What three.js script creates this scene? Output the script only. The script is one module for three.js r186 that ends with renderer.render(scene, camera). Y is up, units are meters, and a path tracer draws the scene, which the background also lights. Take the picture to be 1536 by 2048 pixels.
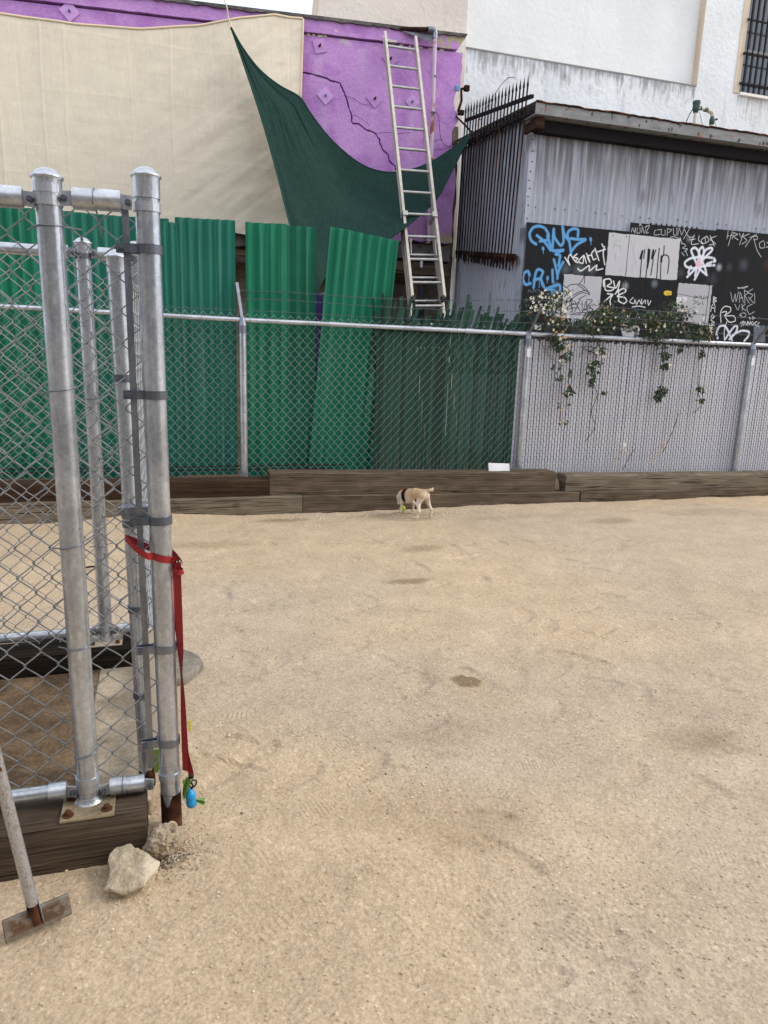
import * as THREE from 'three';
import { mergeGeometries } from 'three/addons/utils/BufferGeometryUtils.js';
import { MarchingCubes } from 'three/addons/objects/MarchingCubes.js';
import { RoundedBoxGeometry } from 'three/addons/geometries/RoundedBoxGeometry.js';

// ---------------------------------------------------------------- camera, sky, sun, exposure
const scene = new THREE.Scene();
const camera = new THREE.PerspectiveCamera(71.6, 0.75, 0.05, 400);
camera.position.set(0, 1.55, 0);
camera.quaternion.setFromRotationMatrix(new THREE.Matrix4().makeBasis(
  new THREE.Vector3(0.95578, 0.03115, 0.29243), new THREE.Vector3(0.03602, 0.97449, -0.22152), new THREE.Vector3(-0.29187, 0.22226, 0.93028)));
const renderer = new THREE.WebGLRenderer({ antialias: true });
renderer.toneMapping = THREE.LinearToneMapping;
renderer.toneMappingExposure = 1.36;
renderer.shadowMap.enabled = true;

// value noise, seeded
function hash(x, y, s) { let h = Math.imul(x, 374761393) ^ Math.imul(y, 668265263) ^ Math.imul(s, 1274126177); h = Math.imul(h ^ (h >>> 13), 1274126177); return ((h ^ (h >>> 16)) >>> 0) / 4294967296; }
function vn(x, y, s = 0, px = 0, py = 0) {          // px,py: lattice period (0 = none)
  const xi = Math.floor(x), yi = Math.floor(y), fx = x - xi, fy = y - yi, u = fx * fx * (3 - 2 * fx), v = fy * fy * (3 - 2 * fy);
  const m = (a, p) => p ? ((a % p) + p) % p : a;
  const x0 = m(xi, px), x1 = m(xi + 1, px), y0 = m(yi, py), y1 = m(yi + 1, py);
  const a = hash(x0, y0, s), b = hash(x1, y0, s), c = hash(x0, y1, s), d = hash(x1, y1, s);
  return a + (b - a) * u + (c - a) * v + (a - b - c + d) * u * v;
}
function fbm(x, y, o = 4, s = 0, px = 0, py = 0) { let t = 0, a = .5, n = 0; for (let i = 0; i < o; i++) { t += a * vn(x, y, s + i * 17, px, py); n += a; a *= .5; x *= 2; y *= 2; px *= 2; py *= 2; } return t / n; }
let seed = 1; function rnd() { seed = (Math.imul(seed, 1664525) + 1013904223) >>> 0; return seed / 4294967296; }
const rr = (a, b) => a + (b - a) * rnd(), lerp = (a, b, t) => a + (b - a) * t, clamp = (x, a = 0, b = 1) => Math.min(b, Math.max(a, x)), sst = (a, b, x) => { const t = clamp((x - a) / (b - a)); return t * t * (3 - 2 * t); };

// overcast evening sky: thin bright cloud with pale blue gaps
const SUN = new THREE.Vector3(0.86, 0.62, 0.20).normalize();
{
  const w = 512, h = 256, d = new Float32Array(w * h * 4);
  for (let j = 0; j < h; j++) for (let i = 0; i < w; i++) {
    const el = ((j + .5) / h - .5) * Math.PI, az = ((i + .5) / w - .5) * 2 * Math.PI, cy = Math.cos(el);
    const v = [cy * Math.cos(az), Math.sin(el), cy * Math.sin(az)];
    const q = 1 / (Math.abs(v[1]) + .35);
    const c = sst(.36, .58, fbm(v[0] * q * 1.6 + 9, v[2] * q * 1.6 + 4, 5, 3));
    const warm = Math.max(0, v[0] * SUN.x + v[1] * SUN.y + v[2] * SUN.z) ** 3;
    const k = 1.0, o = (j * w + i) * 4, b = [.70, .86, 1.12], l = [.97 + .40 * warm, 1.0 + .28 * warm, 1.10 + .08 * warm];
    for (let m = 0; m < 3; m++) d[o + m] = k * lerp(b[m], l[m], .35 + .65 * c);
    d[o + 3] = 1;
  }
  const t = new THREE.DataTexture(d, w, h, THREE.RGBAFormat, THREE.FloatType);
  t.mapping = THREE.EquirectangularReflectionMapping; t.magFilter = t.minFilter = THREE.LinearFilter; t.needsUpdate = true;
  scene.background = t; scene.environment = t;
}
const sun = new THREE.DirectionalLight(new THREE.Color(1, .91, .77), 1.3);
sun.position.copy(SUN).multiplyScalar(30).add(new THREE.Vector3(2, 0, -5)); sun.target.position.set(2, 0, -5);
sun.castShadow = true; sun.shadow.radius = 34; sun.shadow.mapSize.set(2048, 2048);
Object.assign(sun.shadow.camera, { left: -14, right: 14, top: 14, bottom: -14, near: 1, far: 70 });
scene.add(sun, sun.target);

// ---------------------------------------------------------------- naming helpers
const taken = {};
function numbered(n) { const k = taken[n] = (taken[n] ?? -1) + 1; return k ? `${n}_${String(k).padStart(3, '0')}` : n; }
function tag(o, label, category, group, kind) { Object.assign(o.userData, { label, category }); if (group) o.userData.group = group; if (kind) o.userData.kind = kind; return o; }
function thing(name, label, category, pos = [0, 0, 0], group) { const g = new THREE.Group(); g.name = numbered(name); g.position.set(...pos); scene.add(g); return tag(g, label, category, group); }
function part(name, geo, mat, parent) { const m = new THREE.Mesh(geo, mat); m.name = parent === scene ? numbered(name) : name; m.castShadow = m.receiveShadow = true; parent.add(m); return m; }
function struct(name, geo, mat) { const m = part(name, geo, mat, scene); m.userData.kind = 'structure'; return m; }

// ---------------------------------------------------------------- geometry helpers
const V = (x, y, z) => new THREE.Vector3(x, y, z);
class G {                                            // triangle collector
  constructor() { this.p = []; this.n = []; this.u = []; this.x = []; }
  vert(p, n, u, v) { this.p.push(p.x, p.y, p.z); this.n.push(n.x, n.y, n.z); this.u.push(u, v); return this.p.length / 3 - 1; }
  tube(pts, r, sides = 6, cap = true, flat = 1) {    // r: number or array; flat squashes the second axis
    const P = pts.map(a => Array.isArray(a) ? V(...a) : a), n = P.length; let T0 = P[1].clone().sub(P[0]).normalize();
    let N = Math.abs(T0.y) < .9 ? V(0, 1, 0) : V(1, 0, 0); N.sub(T0.clone().multiplyScalar(N.dot(T0))).normalize();
    let len = 0; const rings = [];
    for (let i = 0; i < n; i++) {
      const T = (i ? P[i].clone().sub(P[i - 1]).normalize() : V(0, 0, 0)).add(i < n - 1 ? P[i + 1].clone().sub(P[i]).normalize() : V(0, 0, 0)).normalize();
      N.sub(T.clone().multiplyScalar(N.dot(T))).normalize(); const B = T.clone().cross(N); if (i) len += P[i].distanceTo(P[i - 1]);
      const R = Array.isArray(r) ? r[i] : r, ring = [];
      for (let k = 0; k <= sides; k++) { const a = k / sides * 2 * Math.PI, c = Math.cos(a), s = Math.sin(a); const d = N.clone().multiplyScalar(c).addScaledVector(B, s); ring.push(this.vert(P[i].clone().addScaledVector(N, c * R).addScaledVector(B, s * R * flat), d, a * R, len)); }
      rings.push(ring);
    }
    for (let i = 0; i < n - 1; i++) for (let k = 0; k < sides; k++) { const a = rings[i][k], b = rings[i][k + 1], c = rings[i + 1][k + 1], d = rings[i + 1][k]; this.x.push(a, b, c, a, c, d); }
    if (cap) for (const [i, s] of [[0, -1], [n - 1, 1]]) {
      const T = (i ? P[i].clone().sub(P[i - 1]) : P[1].clone().sub(P[0])).normalize().multiplyScalar(s), c = this.vert(P[i], T, 0, 0);
      const rg = rings[i].map(q => this.vert(V(this.p[q * 3], this.p[q * 3 + 1], this.p[q * 3 + 2]), T, this.p[q * 3], this.p[q * 3 + 1] + this.p[q * 3 + 2]));
      for (let k = 0; k < sides; k++) s > 0 ? this.x.push(c, rg[k], rg[k + 1]) : this.x.push(c, rg[k + 1], rg[k]);
    }
    return this;
  }
  quad(a, b, c, d, uv) { const n = V(0, 0, 0).crossVectors(V(0, 0, 0).subVectors(b, a), V(0, 0, 0).subVectors(d, a)).normalize(); const w = a.distanceTo(b), h = a.distanceTo(d), u = uv ?? [0, 0, w, 0, w, h, 0, h]; const i = [a, b, c, d].map((q, k) => this.vert(q, n, u[k * 2], u[k * 2 + 1])); this.x.push(i[0], i[1], i[2], i[0], i[2], i[3]); return this; }
  geo() { const g = new THREE.BufferGeometry(); g.setAttribute('position', new THREE.Float32BufferAttribute(this.p, 3)); g.setAttribute('normal', new THREE.Float32BufferAttribute(this.n, 3)); g.setAttribute('uv', new THREE.Float32BufferAttribute(this.u, 2)); g.setIndex(this.x); return g; }
}
const tube = (pts, r, s = 8, cap = true, flat = 1) => new G().tube(pts, r, s, cap, flat).geo();
const off = {};
function metricUV(g, ox = 0, oy = 0) {               // uv in metres from the dominant axis of every face
  g = g.index ? g.toNonIndexed() : g; const p = g.attributes.position, uv = new Float32Array(p.count * 2), a = V(), b = V(), c = V();
  for (let i = 0; i < p.count; i += 3) {
    a.fromBufferAttribute(p, i); b.fromBufferAttribute(p, i + 1); c.fromBufferAttribute(p, i + 2); const n = b.clone().sub(a).cross(c.clone().sub(a)); n.set(Math.abs(n.x), Math.abs(n.y), Math.abs(n.z));
    for (const [k, q] of [[0, a], [1, b], [2, c]]) { const t = n.z >= n.x && n.z >= n.y ? [q.x, q.y] : n.y >= n.x ? [q.x, q.z + .37] : [q.z, q.y]; uv[(i + k) * 2] = t[0] + ox; uv[(i + k) * 2 + 1] = t[1] + oy; }
  }
  g.setAttribute('uv', new THREE.BufferAttribute(uv, 2)); return g;
}
function box(x0, x1, y0, y1, z0, z1, r = 0) { const w = x1 - x0, h = y1 - y0, d = z1 - z0; const g = r ? new RoundedBoxGeometry(w, h, d, 2, r) : new THREE.BoxGeometry(w, h, d); g.translate((x0 + x1) / 2, (y0 + y1) / 2, (z0 + z1) / 2); return metricUV(g); }
function bar(a, b, w, h, up = V(0, 1, 0)) {           // box between two points
  a = V(...a); b = V(...b); const L = a.distanceTo(b), T = b.clone().sub(a).normalize(), S = up.clone().cross(T).normalize(), U = T.clone().cross(S); const g = new THREE.BoxGeometry(w, h, L);
  const out = metricUV(g); out.applyMatrix4(new THREE.Matrix4().makeBasis(S, U, T).setPosition(a.clone().add(b).multiplyScalar(.5))); return out;
}
function merge(list) { const l = list.map(g => { g = g.index ? g.toNonIndexed() : g.clone(); for (const k of Object.keys(g.attributes)) if (!['position', 'normal', 'uv'].includes(k)) g.deleteAttribute(k); return g; }); return mergeGeometries(l); }
function lathe(prof, seg = 20) { return new THREE.LatheGeometry(prof.map(a => new THREE.Vector2(...a)), seg); }
function grid(nu, nv, f, uvf) {                       // f(u,v) -> Vector3, indexed, smooth normals
  const p = [], uv = [], ix = [];
  for (let j = 0; j <= nv; j++) for (let i = 0; i <= nu; i++) { const q = f(i / nu, j / nv); p.push(q.x, q.y, q.z); const t = uvf ? uvf(i / nu, j / nv, q) : [q.x, q.y]; uv.push(...t); }
  for (let j = 0; j < nv; j++) for (let i = 0; i < nu; i++) { const a = j * (nu + 1) + i, b = a + 1, c = a + nu + 1, d = c + 1; ix.push(a, b, d, a, d, c); }
  const g = new THREE.BufferGeometry(); g.setAttribute('position', new THREE.Float32BufferAttribute(p, 3)); g.setAttribute('uv', new THREE.Float32BufferAttribute(uv, 2)); g.setIndex(ix); g.computeVertexNormals(); return g;
}
function sheetThick(g, t) {                           // gives a smooth sheet a back face and rim-free thickness
  const p = g.attributes.position, n = g.attributes.normal, q = g.clone(); const a = q.attributes.position; for (let i = 0; i < a.count; i++) a.setXYZ(i, p.getX(i) - n.getX(i) * t, p.getY(i) - n.getY(i) * t, p.getZ(i) - n.getZ(i) * t);
  const ix = Array.from(q.index.array); for (let i = 0; i < ix.length; i += 3) [ix[i], ix[i + 1]] = [ix[i + 1], ix[i]]; q.setIndex(ix); q.computeVertexNormals(); return mergeGeometries([g, q]);
}
function catmull(pts, n) { const c = new THREE.CatmullRomCurve3(pts.map(a => V(...a)), false, 'centripetal'); return c.getPoints(n); }

// ---------------------------------------------------------------- textures
function tex(w, h, f, srgb = true, rep = [1, 1]) {    // f(u,v,x,y) -> [r,g,b] 0..255 or a number
  const d = new Uint8Array(w * h * 4); for (let j = 0; j < h; j++) for (let i = 0; i < w; i++) { const c = f(i / w, j / h, i, j), o = (j * w + i) * 4; if (typeof c === 'number') d[o] = d[o + 1] = d[o + 2] = clamp(c, 0, 255); else { d[o] = clamp(c[0], 0, 255); d[o + 1] = clamp(c[1], 0, 255); d[o + 2] = clamp(c[2], 0, 255); } d[o + 3] = 255; }
  return finish(new THREE.DataTexture(d, w, h, THREE.RGBAFormat), srgb, rep);
}
function finish(t, srgb, rep) { t.wrapS = t.wrapT = THREE.RepeatWrapping; t.magFilter = THREE.LinearFilter; t.minFilter = THREE.LinearMipmapLinearFilter; t.generateMipmaps = true; if (srgb) t.colorSpace = THREE.SRGBColorSpace; t.repeat.set(...rep); t.needsUpdate = true; return t; }
function canvasTex(w, h, draw) { const c = document.createElement('canvas'); c.width = w; c.height = h; draw(c.getContext('2d'), w, h); return finish(new THREE.CanvasTexture(c), true, [1, 1]); }
const mix3 = (a, b, t) => [lerp(a[0], b[0], t), lerp(a[1], b[1], t), lerp(a[2], b[2], t)];
const M = {};
const std = (o) => new THREE.MeshPhysicalMaterial({ ...((o.roughness ?? 1) >= .75 && !o.metalness ? { specularIntensity: .35 } : {}), ...o });   // dusty, matte things shine little
// galvanised steel: spangle, white bloom, small brown specks (1 m tile)
{
  const f = (u, v) => { const sp = Math.floor(vn(u * 70, v * 70, 5, 70, 70) * 4) / 4, cl = fbm(u * 5, v * 3, 4, 8, 5, 3), fl = vn(u * 200, v * 200, 2, 200, 200) + .9 * (fbm(u * 90, v * 4, 3, 12, 90, 4) - .5); const bl = sst(.56, .62, fbm(u * 22, v * 8, 5, 31, 22, 8)) * .8; const rust = sst(.86, .9, fbm(u * 60, v * 60, 3, 71, 60, 60)); let c = 192 + (sp - .5) * 16 + (cl - .5) * 24 + (fl - .5) * 20 + bl * 20; return mix3([c - 14, c - 8, c], [112, 92, 76], rust * .6); };
  const map = tex(512, 512, f), rough = tex(256, 256, (u, v) => 28 + 70 * fbm(u * 12, v * 8, 4, 8, 12, 8) + 20 * fbm(u * 60, v * 3, 3, 18, 60, 3), false);
  M.galv = std({ map, roughnessMap: rough, roughness: 1, metalness: .72, bumpMap: tex(256, 256, (u, v) => 255 * fbm(u * 40, v * 40, 3, 9, 40, 40), false), bumpScale: .0003 });
  M.galvDark = std({ map, color: 0xb4b6bc, roughness: .42, metalness: .85 });
  M.galvBand = std({ map, color: 0x8e9198, roughness: .5, metalness: .75 });
  M.wire = std({ color: 0x9a9ea0, roughness: .5, metalness: .65 });
  
  M.alu = std({ map, color: 0xf2ece0, roughness: .42, metalness: .75 });
}
M.darkIron = std({ color: 0x1d1a1b, roughness: .8, map: tex(128, 128, (u, v) => mix3([235, 230, 235], [150, 100, 80], sst(.55, .75, fbm(u * 8, v * 8, 4, 3, 8, 8)))) });
M.rust = std({ map: tex(256, 256, (u, v) => mix3([58, 37, 27], [100, 66, 46], fbm(u * 12, v * 12, 5, 4, 12, 12))), roughness: .95 });
M.rustDark = std({ map: tex(256, 256, (u, v) => mix3([44, 28, 22], [98, 62, 44], sst(.4, .75, fbm(u * 10, v * 10, 5, 6, 10, 10)))), roughness: .95 });
M.black = std({ color: 0x151617, roughness: .7 });

// weathered timber, u along the grain (1.6 m tile)
function timber(dark, mid, light, s, q = 512) {
  const grain = (u, v) => { const w = .35 * fbm(u * 5, v * 3, 3, s, 5, 3); const f1 = fbm(u * 6, (v + w * .06) * 60, 4, s + 3, 6, 60), f2 = fbm(u * 14, v * 140, 3, s + 9, 14, 140); return .6 * f1 + .4 * f2; };
  const crack = (u, v) => sst(.66, .74, fbm(u * 4, v * 44, 3, s + 21, 4, 44)) * sst(.35, .6, fbm(u * 3, v * 6, 2, s + 33, 3, 6));
  const knot = (u, v) => { let k = 0; for (let i = 0; i < 5; i++) { const du = (u - hash(i, 1, s)) * 1.6, dv = (v - hash(i, 2, s)) * .4; const d = Math.hypot(du, dv * 1.25); if (d < .05) k = Math.max(k, (1 - d / .05) * (.55 + .45 * Math.sin(d * 620))); } return k; };
  const f = (u, v) => { const g = grain(u, v), b = fbm(u * 6, v * 4, 4, s + 50, 6, 4); let c = g < .5 ? mix3(dark, mid, sst(.22, .5, g)) : mix3(mid, light, sst(.5, .8, g)); c = mix3(c, dark, .35 * sst(.45, .75, b)); c = mix3(c, light, .35 * sst(.55, .8, fbm(u * 9, v * 9, 4, s + 70, 9, 9))); c = mix3(c, mid, .38); c = mix3(c, [26, 20, 16], crack(u, v) * .85); return mix3(c, [48, 36, 28], knot(u, v) * .75); };
  const hgt = (u, v) => 200 * grain(u, v) + 40 - 190 * crack(u, v) - 60 * knot(u, v);
  return std({ map: tex(q, q / 2, f, true, [1 / 1.6, 1 / .4]), bumpMap: tex(q, q / 2, hgt, false, [1 / 1.6, 1 / .4]), bumpScale: .006, roughness: .95 });
}
M.woodGrey = timber([50, 41, 34], [93, 81, 68], [142, 129, 112], 11);
M.woodDark = timber([30, 21, 15], [60, 44, 33], [98, 78, 61], 23);
M.woodNear = timber([40, 33, 27], [80, 69, 58], [130, 116, 99], 47, 1024);
M.woodShaded = timber([16, 13, 11], [36, 29, 24], [74, 64, 54], 53);  // near-black timber: deep shade on the far kerb put into its colour
M.woodPale = timber([66, 58, 49], [116, 106, 92], [156, 146, 130], 37);
// concrete / stone
const conc = (a, b, s) => std({ map: tex(512, 512, (u, v) => mix3(a, b, clamp(.5 + 1.5 * (fbm(u * 8, v * 8, 6, s, 8, 8) - .5) + .5 * (vn(u * 120, v * 120, s + 4, 120, 120) - .5)))), bumpMap: tex(512, 512, (u, v) => 255 * fbm(u * 24, v * 24, 5, s, 24, 24), false), bumpScale: .004, roughness: .95 });
M.concrete = conc([126, 114, 96], [182, 168, 146], 61);
M.rubble = conc([140, 126, 106], [204, 192, 170], 67); M.flag = conc([112, 107, 99], [160, 153, 143], 69);
M.concGrey = conc([70, 68, 68], [132, 128, 124], 63);
// ---------------------------------------------------------------- ground
const stains = [[1.375, -2.93, .085, .075, .62, 1], [1.60, -4.45, .17, .055, .5, .5], [2.10, -2.20, .20, .12, .33, .1], [1.95, -5.2, .2, .1, .42, .3], [4.16, -5.8, .3, .12, .32, .3], [.95, -1.9, .22, .10, .25, .1], [1.06, -2.5, .25, .12, .2, .1], [1.05, -6.36, .26, .07, .45, .4], [2.1, -6.40, .5, .08, .3, .3], [.35, -5.6, .4, .12, .22, .2], [3.1, -6.1, .5, .1, .16, .1], [5.4, -6.0, .6, .14, .2, .2], [.72, -2.1, .3, .12, .16, .1], [2.9, -2.9, .4, .12, .12, 0]];
const marks = []; seed = 78; for (let i = 0; i < 60; i++) marks.push([rr(.1, 4), rr(-5.6, -1.1), rr(-.6, .9), rr(.07, .17), rr(.016, .028), rr(.5, 1.1)]); for (let i = 0; i < 150; i++) marks.push([rr(.1, 4), rr(-5.6, -1.1), rr(0, 6.28), rr(.09, .15), rr(.035, .055), rr(.3, 1)]);
function groundH(x, z) {
  let h = .018 * (fbm(x * .9 + 3, z * .9, 3, 2) - .5) + .016 * (fbm(x * 5, z * 5, 4, 6) - .5) + .010 * (fbm(x * 22, z * 22, 3, 9) - .5) * sst(.35, .6, fbm(x * 1.6, z * 1.6, 3, 19)) + .004 * (fbm(x * 40, z * 40, 2, 13) - .5);
  h += .052 * Math.exp(-(((x + .15) / .45) ** 2) - (((z + 6.6) / .22) ** 2)) - .012;
  h += .02 * Math.exp(-(((z + 6.6) / .12) ** 2)) * fbm(x * 2.2, 0, 3, 41);
  if (z < -6.7) h = lerp(h, .22, sst(-6.7, -6.8, z));
  return h;
}
{
  const axis = (segs) => { const a = []; for (const [s, e, d] of segs) for (let t = s; t < e - 1e-6; t += d) a.push(t); a.push(segs[segs.length - 1][1]); return a; };
  const xs = axis([[-150, -30, 15], [-30, -4, 2], [-4, -1, .06], [-1, 3.2, .0135], [3.2, 7.5, .03], [7.5, 14, .3], [14, 40, 2], [40, 150, 15]]);
  const zs = axis([[-150, -30, 15], [-30, -12, 2], [-12, -7, .25], [-7, -3.6, .022], [-3.6, -.9, .0125], [-.9, 2, .1], [2, 40, 2], [40, 150, 15]]);
  const p = [], uv = [], col = [], ix = [], ca = Math.cos(.3), sa = Math.sin(.3);
  for (const z of zs) for (const x of xs) {
    let h = groundH(x, z);
    if (x > -.2 && x < 4.3 && z > -5.8 && z < -.9) for (let i = 0; i < marks.length; i++) { const mk = marks[i], dx = x - mk[0], dz = z - mk[1]; if (dx * dx + dz * dz > .03) continue; const a = mk[2], l = mk[3], w = mk[4], d = mk[5]; const u = dx * Math.cos(a) + dz * Math.sin(a), v = -dx * Math.sin(a) + dz * Math.cos(a), q = (u / l) ** 2 + (v / w) ** 2; if (q < 1.6) h += -.0105 * d * sst(1, .6, q) + .003 * d * Math.exp(-(((q - 1.15) / .25) ** 2)) + (q < .9 ? .0025 * d * Math.sin(u * 300) : 0); }
    p.push(x, h, z); uv.push((x * ca - z * sa) / 2.2, (x * sa + z * ca) / 2.2);
    const b = fbm(x * 1.1, z * 1.1, 4, 14), g = fbm(x * 3.2 + 7, z * 6, 4, 22), gr = sst(.4, .62, fbm(x * .55 + 2, z * .55, 3, 90));
    let c = [1, 1, 1].map((q, i) => q * (.95 + .10 * b) * (.93 + .14 * g)); c = [c[0] * lerp(1.02, .95, gr), c[1] * lerp(1, .965, gr), c[2] * lerp(.97, 1.02, gr)];
    for (let i = 0; i < stains.length; i++) { const st = stains[i], ex = (x - st[0]) / st[2], ez = (z - st[1]) / st[3]; if (ex * ex + ez * ez > 4.8) continue; const k = st[4], hard = st[5], e = Math.hypot(ex, ez); const n = e + .5 * (fbm(x * 14, z * 14, 3, 55) - .5); const w = k * lerp(1 - sst(.2, 1.5, n), 1 - sst(.86, 1.0, n), hard) * lerp(.45 + .9 * fbm(x * 30, z * 30, 3, 56), 1, hard); c = [c[0] * (1 - w * .8), c[1] * (1 - w * .88), c[2] * (1 - w)]; }
    if (z < -6.86) c = [c[0] * .34, c[1] * .32, c[2] * .30];  // ground behind the fence coloured darker so the slat gaps read as shade
    col.push(...c);
  }
  const W = xs.length; for (let j = 0; j < zs.length - 1; j++) for (let i = 0; i < W - 1; i++) { const a = j * W + i, b = a + 1, c = a + W, d = c + 1; ix.push(a, c, d, a, d, b); }
  const g = new THREE.BufferGeometry(); g.setAttribute('position', new THREE.Float32BufferAttribute(p, 3)); g.setAttribute('uv', new THREE.Float32BufferAttribute(uv, 2)); g.setAttribute('color', new THREE.Float32BufferAttribute(col, 3)); g.setIndex(ix); g.computeVertexNormals();
  // decomposed granite: sand, grit and a few darker and paler grains (2.2 m tile)
  seed = 5; const N = 1280, H = new Float32Array(N * N), T = new Float32Array(N * N);
  for (let i = 0; i < 10000; i++) { const r = .8 + 3.2 * rnd() ** 5, x = rnd() * N, y = rnd() * N, t = rnd(); for (let dy = -5; dy <= 5; dy++) for (let dx = -5; dx <= 5; dx++) { const q = (dx * dx + dy * dy) / (r * r); if (q < 1) { const o = ((Math.floor(y + dy) + N) % N) * N + ((Math.floor(x + dx) + N) % N); H[o] = Math.max(H[o], Math.sqrt(1 - q) * r / 4); T[o] = t; } } }
  const TR = new Float32Array(N * N); for (let i = 0; i < 46; i++) { const tx = rnd() * N, ty = rnd() * N, ta = rnd() * 6.28, tl = rr(.03, .06) * N, tw = rr(.014, .024) * N, fq = rr(.45, .8); for (let y = -tl; y <= tl; y++) for (let x = -tl; x <= tl; x++) { const p = x * Math.cos(ta) + y * Math.sin(ta), q = -x * Math.sin(ta) + y * Math.cos(ta), e = (p / tl) ** 2 + (q / tw) ** 2; if (e < 1) { const o = ((Math.floor(ty + y) + N) % N) * N + ((Math.floor(tx + x) + N) % N); TR[o] = Math.max(TR[o], Math.sqrt(1 - e) * (.5 + .5 * Math.sin(p * fq + 2 * Math.sin(q * .04)))); } } }
  const gh = (u, v, i, j) => { const o = j * N + i; return .34 * fbm(u * 250, v * 250, 2, 3, 250, 250) + .16 * fbm(u * 60, v * 60, 3, 8, 60, 60) + .10 * H[o] + .24 * TR[o]; };
  const map = tex(N, N, (u, v, i, j) => { const o = j * N + i, n = vn(u * 512, v * 512, 1, 512, 512), m = fbm(u * 210, v * 210, 2, 2, 210, 210), l = fbm(u * 14, v * 14, 4, 5, 14, 14); let c = mix3([156, 139, 116], [203, 185, 160], clamp(.5 + .6 * (m - .5) + .55 * (n - .5) + .36 * (l - .5))); if (H[o] > .1) c = mix3(c, T[o] > .985 ? [126, 114, 98] : T[o] > .62 ? [220, 204, 178] : [184, 160, 130], .45); if (n < .04) c = mix3(c, [112, 96, 76], .4); return c; });
  const bump = tex(N, N, (u, v, i, j) => 255 * gh(u, v, i, j), false);
  struct('ground', g, std({ map, vertexColors: true, bumpMap: bump, bumpScale: .0095, roughness: 1 }));
}
// loose grit and pebbles on the sand
{
  const stone = new THREE.IcosahedronGeometry(1, 1); { const p = stone.attributes.position; for (let i = 0; i < p.count; i++) { const k = .75 + .5 * vn(p.getX(i) * 2 + 5, p.getY(i) * 2 + p.getZ(i) * 3 + 9, 4); p.setXYZ(i, p.getX(i) * k, p.getY(i) * k * .7, p.getZ(i) * k * .9); } stone.computeVertexNormals(); }
  const n = 17000, im = new THREE.InstancedMesh(stone, std({ roughness: 1 }), n), m = new THREE.Matrix4(), q = new THREE.Quaternion(), c = new THREE.Color(); seed = 301;
  for (let i = 0; i < n; i++) {
    let z, x; if (i < 12500) { z = -.95 - 3.2 * rnd() ** 1.4; x = rr(-.7, 1.2 - z * .75); } else { z = rr(-6.5, -3); x = rr(-1.2, 6.5); }
    if (i % 4 === 0) { const a = Math.floor(rnd() * 30), cx = hash(a, 3, 8) * 3.2 - .5, cz = -1 - hash(a, 4, 8) * 2.8; x = cx + (rnd() + rnd() - 1) * .3; z = cz + (rnd() + rnd() - 1) * .25; }
    const s = .0010 + .0036 * rnd() ** 4 + .003 * rnd() ** 40, t = rnd(); q.setFromEuler(new THREE.Euler(rr(-.3, .3), rr(0, 6.28), rr(-.3, .3)));
    m.compose(V(x, groundH(x, z) + s * .3, z), q, V(s, s, s)); im.setMatrixAt(i, m);
    t < .012 ? c.setRGB(.12, .11, .10) : t < .25 ? c.setRGB(.66, .58, .46) : (() => { const k = rr(.95, 1.3); c.setRGB(.43 * k, .345 * k, .245 * k); })(); im.setColorAt(i, c);
  }
  im.name = 'loose_grit'; im.castShadow = im.receiveShadow = true; tag(im, 'fine loose grit and small pebbles scattered over the sand', 'grit', null, 'stuff'); scene.add(im);
  // white crumbs along the foot of the timbers and below the concrete lump
  const m2 = 120, cr = new THREE.InstancedMesh(stone, std({ color: 0xd9d0bd, roughness: 1 }), m2); seed = 41;
  for (let i = 0; i < m2; i++) { const near = i < 45; const x = near ? rr(-.27, -.12) + (rnd() - .5) * .1 : rr(.9, 2.9), z = near ? rr(-1.93, -1.74) : -6.45 + rr(-.04, .12) + (rnd() < .2 ? rr(0, .6) : 0), s = near ? rr(.001, .003) : rr(.004, .009); m.compose(V(x, groundH(x, z) + s * .4, z), q, V(s, s, s)); cr.setMatrixAt(i, m); }
  cr.name = 'white_crumbs'; cr.castShadow = cr.receiveShadow = true; tag(cr, 'small white crumbs strewn on the sand by the timbers', 'crumbs', null, 'stuff'); scene.add(cr);
}

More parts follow.
